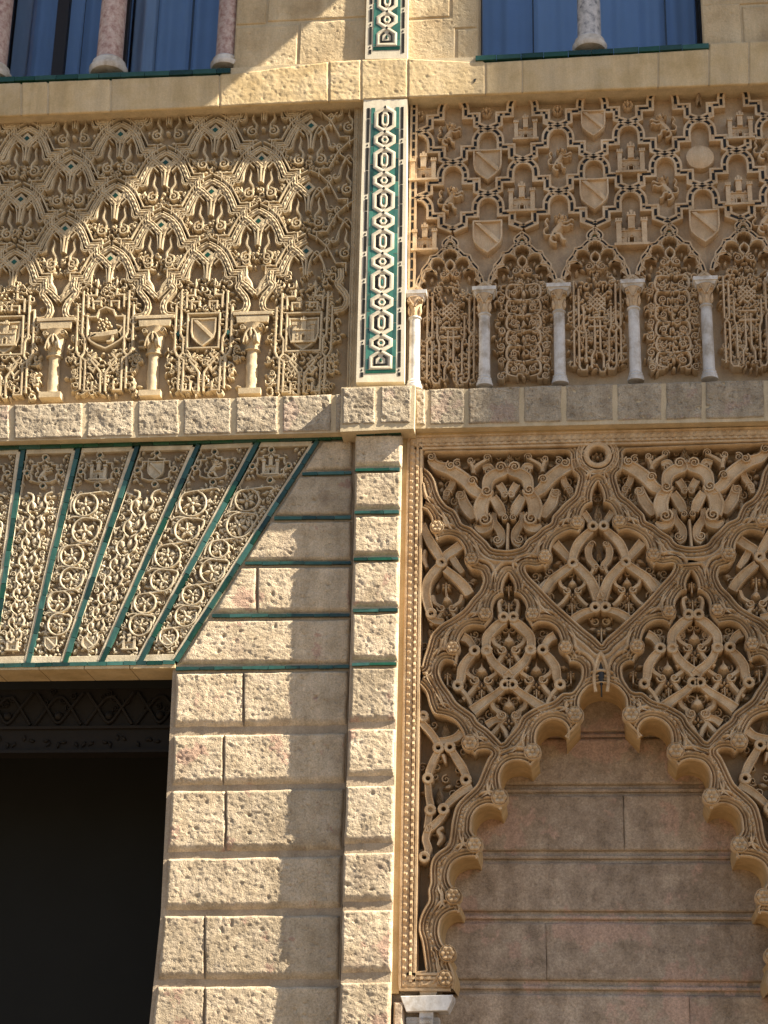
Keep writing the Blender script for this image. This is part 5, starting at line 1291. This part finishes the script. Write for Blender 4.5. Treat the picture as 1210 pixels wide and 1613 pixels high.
for q in ((1000, 262), (1152, 100), (1165, 405)): sprig(Z2([q])[0], 1.15 if q[1] != 262 else 1.0, [ident] if q[0] > 1140 else L2, -.02)
# dark grapes / side leaves at the left pocket
bandpart(Z2([(850, 190), (825, 150), (860, 110)]), 4.5, -.02, [.6, 1.2, .7], L2)
# top compartments (C1): heavy scrolled leaves
x1 = P(800, 780)[0]; mir1 = lambda pts: [(2*x1-a, b) for a, b in pts]
L1 = [ident, mir1, mirG, comb(mir1, mirG)]; S1 = [ident, mirG]
def vol1(q, r, d=1, a0=0, w=.014, who=L1):
    for k, f in enumerate(who):
        c = f([Z1([q])[0]])[0]; sg = 1 if k % 2 == (0 if len(who) == 4 else 0) else -1
        if who is L1: sg = [1, -1, -1, 1][k]
        mb = MB(); volute(mb, c, r*1.3*u, d*sg, a0 if sg > 0 else math.pi-a0, G0, w, 1.7); BA('scroll', mb)
for f in S1:
    c = f(Z1([(650, 188)]))[0]; mb = MB(); pinecone(mb, c, 12*u, 12*u, G0, .002); BA('pinecone', mb)
    c = f(Z1([(646, 480)]))[0]; mb = MB(); pinecone(mb, c, 11*u, 15*u, G0, .004); BA('pinecone', mb)
    for s in (-1, 1):
        mb = MB(); volute(mb, (c[0]+s*7*u, c[1]-11*u), 7*u, s, math.pi/2, G0, .008, 1.6); BA('scroll', mb)
    mb = MB(); q = f(Z1([(641, 545), (638, 620), (636, 694)])); ribbon(mb, q, 3*u, G0, -.006, 2); BA('stem', mb)
bandpart(Z1([(612, 500), (596, 460), (575, 425), (556, 398)]), 8, -.006, [.8, 1.1, 1, .9], L1)
bandpart(Z1([(625, 215), (618, 255), (570, 272), (535, 300), (524, 345), (528, 380)]), 8.5, .0, [.6, 1, 1.2, 1.2, 1, .8], L1)
bandpart(Z1([(530, 375), (500, 420), (487, 470), (500, 525)]), 9.5, .0, [.9, 1.2, 1.3, 1.1], L1)
bandpart(Z1([(455, 560), (490, 580), (530, 565), (548, 525)]), 7, -.008, [.3, 1.1, 1.1, .6], L1)
bandpart(Z1([(515, 392), (455, 365), (410, 310), (345, 262), (300, 240), (240, 222), (205, 185)]), 8.5, -.003, [.8, 1.1, 1.3, 1.3, 1.2, 1, .7], L1)
vol1((600, 236), 8.5); vol1((522, 368), 9, -1); vol1((512, 528), 10.5, -1, 1); vol1((320, 226), 7.5, 1, 2); vol1((212, 178), 6.5, -1, 1); vol1((442, 312), 7, 1, 0); vol1((580, 632), 7, -1, 0, -.02); vol1((355, 205), 7, 1, 1, -.02); vol1((432, 192), 6, -1, 0, -.01); vol1((524, 176), 6, 1, 0, -.01); vol1((298, 370), 7, 1, 0, -.03); vol1((372, 380), 8, -1, 0, -.025); vol1((622, 380), 6.5, 1, 0, -.025); vol1((535, 250), 7.5, -1, 0, -.012)
bandpart(Z1([(432, 200), (448, 232), (470, 215), (520, 185)]), 5, -.012, [.8, 1.1, 1, .7], L1)
bandpart(Z1([(448, 225), (445, 262)]), 5, -.014, None, L1, n=1)
bandpart(Z1([(375, 360), (395, 430), (430, 480), (450, 510)]), 8, -.025, [.8, 1.2, 1.2, .8], L1)
bandpart(Z1([(335, 290), (322, 330), (295, 368), (285, 405)]), 5.5, -.03, [1, 1, .9, .6], L1)
bandpart(Z1([(590, 320), (610, 350), (628, 385)]), 6.5, -.025, [1, 1, .8], L1)
bandpart(Z1([(565, 480), (560, 530), (600, 590), (602, 640), (575, 665)]), 6.5, -.028, [.6, 1, 1.1, 1, .8], L1)
bandpart(Z1([(500, 235), (535, 230), (560, 262)]), 6.5, -.016, [.6, 1.1, .8], L1)
# left half-compartments
bandpart(Z1([(165, 545), (180, 600), (212, 660), (245, 712), (268, 748)]), 7, -.006, [.6, 1, 1.2, 1.1, .9], S1, e1=Z1([(268, 766)])[0])
bandpart(Z1([(375, 665), (335, 695), (295, 722), (280, 750)]), 7.5, -.014, [1.1, 1.1, 1, .8], S1)
bandpart(Z2([(270, 20), (225, 70), (188, 130), (180, 200), (195, 270), (205, 300)]), 7, -.004, [.8, 1, 1.1, 1.1, 1, .9], S1, e1=Z2([(210, 305)])[0])
bandpart(Z2([(288, 55), (345, 100), (395, 150), (425, 195)]), 7.5, -.006, [.8, 1, 1.1, 1.1], S1)
bandpart(Z2([(200, 320), (235, 345), (280, 352)]), 6, -.008, [.9, 1, .9], S1)
bandpart(Z1([(175, 690), (165, 740), (185, 790)]), 5, -.02, [.7, 1.1, .7], S1)
bandpart(Z1([(320, 720), (350, 770), (385, 815)]), 5.5, -.024, [1, 1.1, .8], S1)
fleur(Z2([(297, 262)])[0], .9, S1)
sprig(Z2([(292, 145)])[0], 1.15, S1)
# lower left half-compartments
bandpart(Z3([(165, 165), (160, 205), (205, 258), (238, 305), (250, 335)]), 6, -.006, [.9, 1, 1, 1, .8], S1, e0=Z3([(165, 170)])[0], e1=Z3([(250, 345)])[0])
bandpart(Z3([(382, 258), (345, 290), (290, 305), (255, 305)]), 6, -.01, [1.2, 1.1, 1, .8], S1)
bandpart(Z3([(250, 362), (222, 415), (200, 470), (190, 505)]), 5.5, -.006, [.9, 1, 1, .9], S1, e1=Z3([(192, 518)])[0])
bandpart(Z3([(190, 535), (195, 610), (205, 670), (195, 740), (185, 800)]), 5.5, -.006, [.9, 1, 1.1, 1, .9], S1, e1=Z3([(205, 695)])[0])
bandpart(Z3([(320, 350), (350, 400), (385, 455), (408, 505)]), 6.5, -.006, [.8, 1, 1.1, .9], S1, e0=Z3([(315, 342)])[0], e1=Z3([(405, 524)])[0])
bandpart(Z3([(440, 560), (385, 590), (335, 630), (295, 670)]), 6, -.004, [1, 1.1, 1, .8], S1, e1=Z3([(280, 690)])[0])
bandpart(Z3([(285, 712), (245, 760), (200, 800)])+Z4([(330, 60), (300, 150), (320, 230), (300, 290)]), 5.5, -.004, [.8, 1.1, 1, 1, 1.1, .8], S1, e1=Z4([(290, 298)])[0])
bandpart(Z4([(440, 60), (400, 90), (425, 140), (395, 200)]), 5, -.012, [.8, 1, 1.2, .6], S1)
bandpart(Z3([(275, 380), (290, 430)]), 4, -.02, [1.2, .5], S1, n=1)
for q in ((285, 245), (250, 612)):
    for f in S1: mb = MB(); c = f(Z3([q]))[0]; pinecone(mb, c, 8.5*u, 13*u, G0, -.03); BA('pinecone', mb)

# frame mouldings
fr = [P(712, 1547), P(640, 1549), P(651.5, 694), P(1330, 671)]
fr[2] = (fr[1][0], P(651.5, 694)[1]); fr[3] = (fr[3][0], fr[2][1])
# stay parallel to the measured edges
XA = P(645, 1100)[0]; ZB = P(660, 1550)[1]; ZT = P(800, 692)[1]
path = resample([(P(710, 1550)[0], ZB), (XA, ZB), (XA, ZT), (P(1330, 690)[0], ZT)], .010)
mb = MB(); strip(mb, path, [(10*u, -.02), (9.6*u, .012), (6.5*u, .014), (5.8*u, .004), (4.8*u, .004), (4*u, .010), (0*u, .016), (-4*u, .010), (-4.8*u, .003), (-5.6*u, .006), (-6*u, .02), (-9.5*u, .021), (-10.2*u, .008), (-11.4*u, .008), (-12*u, .018), (-15*u, .018), (-16*u, .010), (-16.6*u, G0)], mod=ropemod(.006, 1.35)); BA('rope_frame', mb)
quadprism([(628, 672), (643, 672), (628, 1565), (612, 1565)], -.1, .002, M['reveal'], 'plain_border', t_ba, wp=0)
quadprism([(625, 655), (1340, 630), (1340, 664), (640, 690)], -.1, .004, M['reveal'], 'plain_border', t_ba, wp=0)
mb = MB(); zt2 = P(900, 672)[1]; prism(mb, [(P(640, 680)[0], zt2), (P(1335, 680)[0], zt2), (P(1335, 680)[0], zt2+.1), (P(640, 680)[0], zt2+.1)], -.01, .045, .01); build('cove_moulding', mb, M['reveal'], t_ba)

# niche wall behind the arch
t_nw = thing('niche_wall', 'brown and pink stained stone courses with double grooves inside the blind arch', 'wall', *P(945, 1613, NW), NW)
xa_, xb_ = P(640, 1300, NW)[0], P(1340, 1300, NW)[0]
mb = MB(); box(mb, xa_, xb_, P(945, 1700, NW)[1], P(945, 1000, NW)[1], NW-.1, NW-.03); build('core_masonry', mb, M['niche'], t_nw)
mb = MB(); box(mb, P(600, 1600)[0], P(688, 1600)[0], P(650, 1750)[1], P(650, 1548)[1], -.55, -.06); build('core_masonry', mb, M['niche'], t_nw)
ys = [(1010, 1152), (1163, 1236), (1252, 1340), (1358, 1436), (1453, 1545), (1566, 1700)]
for k, (y0, y1) in enumerate(ys):
    xs = {0: [620, 1345], 1: [620, 1345], 2: [620, 983, 1345], 3: [620, 1345], 4: [620, 858, 1345], 5: [620, 1075, 1345]}[k]
    z0, z1 = P(945, y0, NW)[1], P(945, y1, NW)[1]
    for a, b in zip(xs, xs[1:]):
        A, B = P(a, 1300, NW)[0]+.0003, P(b, 1300, NW)[0]-.0003
        Pold = P
        def P(px, py, w=0, A=A, B=B, z0=z0, z1=z1): return (A if px == 0 else B, z0 if py == 0 else z1)
        stoneblock(t_nw, [(0, 0), (1, 0), (1, 1), (0, 1)], NW-.03, NW, 'niche', amp=.0026, edge=.007, eL=.0012, eR=.0012, cell=.014)
        P = Pold
    zg = P(945, (y1+ys[k+1][0])/2 if k < 5 else y1, NW)[1]
    if k < 5:
        mb = MB(); prism(mb, [(xa_, zg-.014), (xb_, zg-.014), (xb_, zg+.010), (xa_, zg+.010)], NW-.03, NW-.004, .006); build('groove_bead', mb, M['niche'], t_nw)

# marble capital under the foot of the frame
t = thing('marble_capital', 'white marble block capital with lace carving under the lower left foot of the arch frame', 'capital', *P(672, 1613, .05), .0)
ca = [P(a, b, .03) for a, b in ((631, 1569), (713, 1567), (713, 1574), (704, 1592), (640, 1594), (633, 1576))]
mb = MB(); prism(mb, ca[::-1], -.2, .035, .004); build('abacus', mb, M['marble'], t)
c0, c1 = P(661, 1594, 0), P(682, 1660, 0)
mb = MB(); box(mb, P(640, 1600)[0], P(690, 1600)[0], c1[1], P(660, 1602)[1], -.2, -.02); build('capital_block', mb, M['marble'], t)
mb = MB(); box(mb, c0[0], c1[0], c1[1], c0[1], -.1, .012); build('capital_neck', mb, M['marble'], t)
mb = MB()
for i in range(14):
    for j in range(8):
        a, b = P(641+i*3.8, 1605+j*5.2); w_ = .012 if c0[0] < a < c1[0] else -.02
        ribbon(mb, circle((a, b), .0065, 6), .0025, w_-.002, w_+.008, 1, closed=True)
build('lace_carving', mb, M['marble'], t, kind='stuff')
t = thing('corner_stone', 'small brown upright stone beside the marble capital at the bottom', 'stone block', *P(628, 1613, .02), .02)
build('stone_block', block([(618, 1577), (637, 1577), (636, 1660), (616, 1660)], -.05, .03, seed=77), M['niche'], t, ang=0)
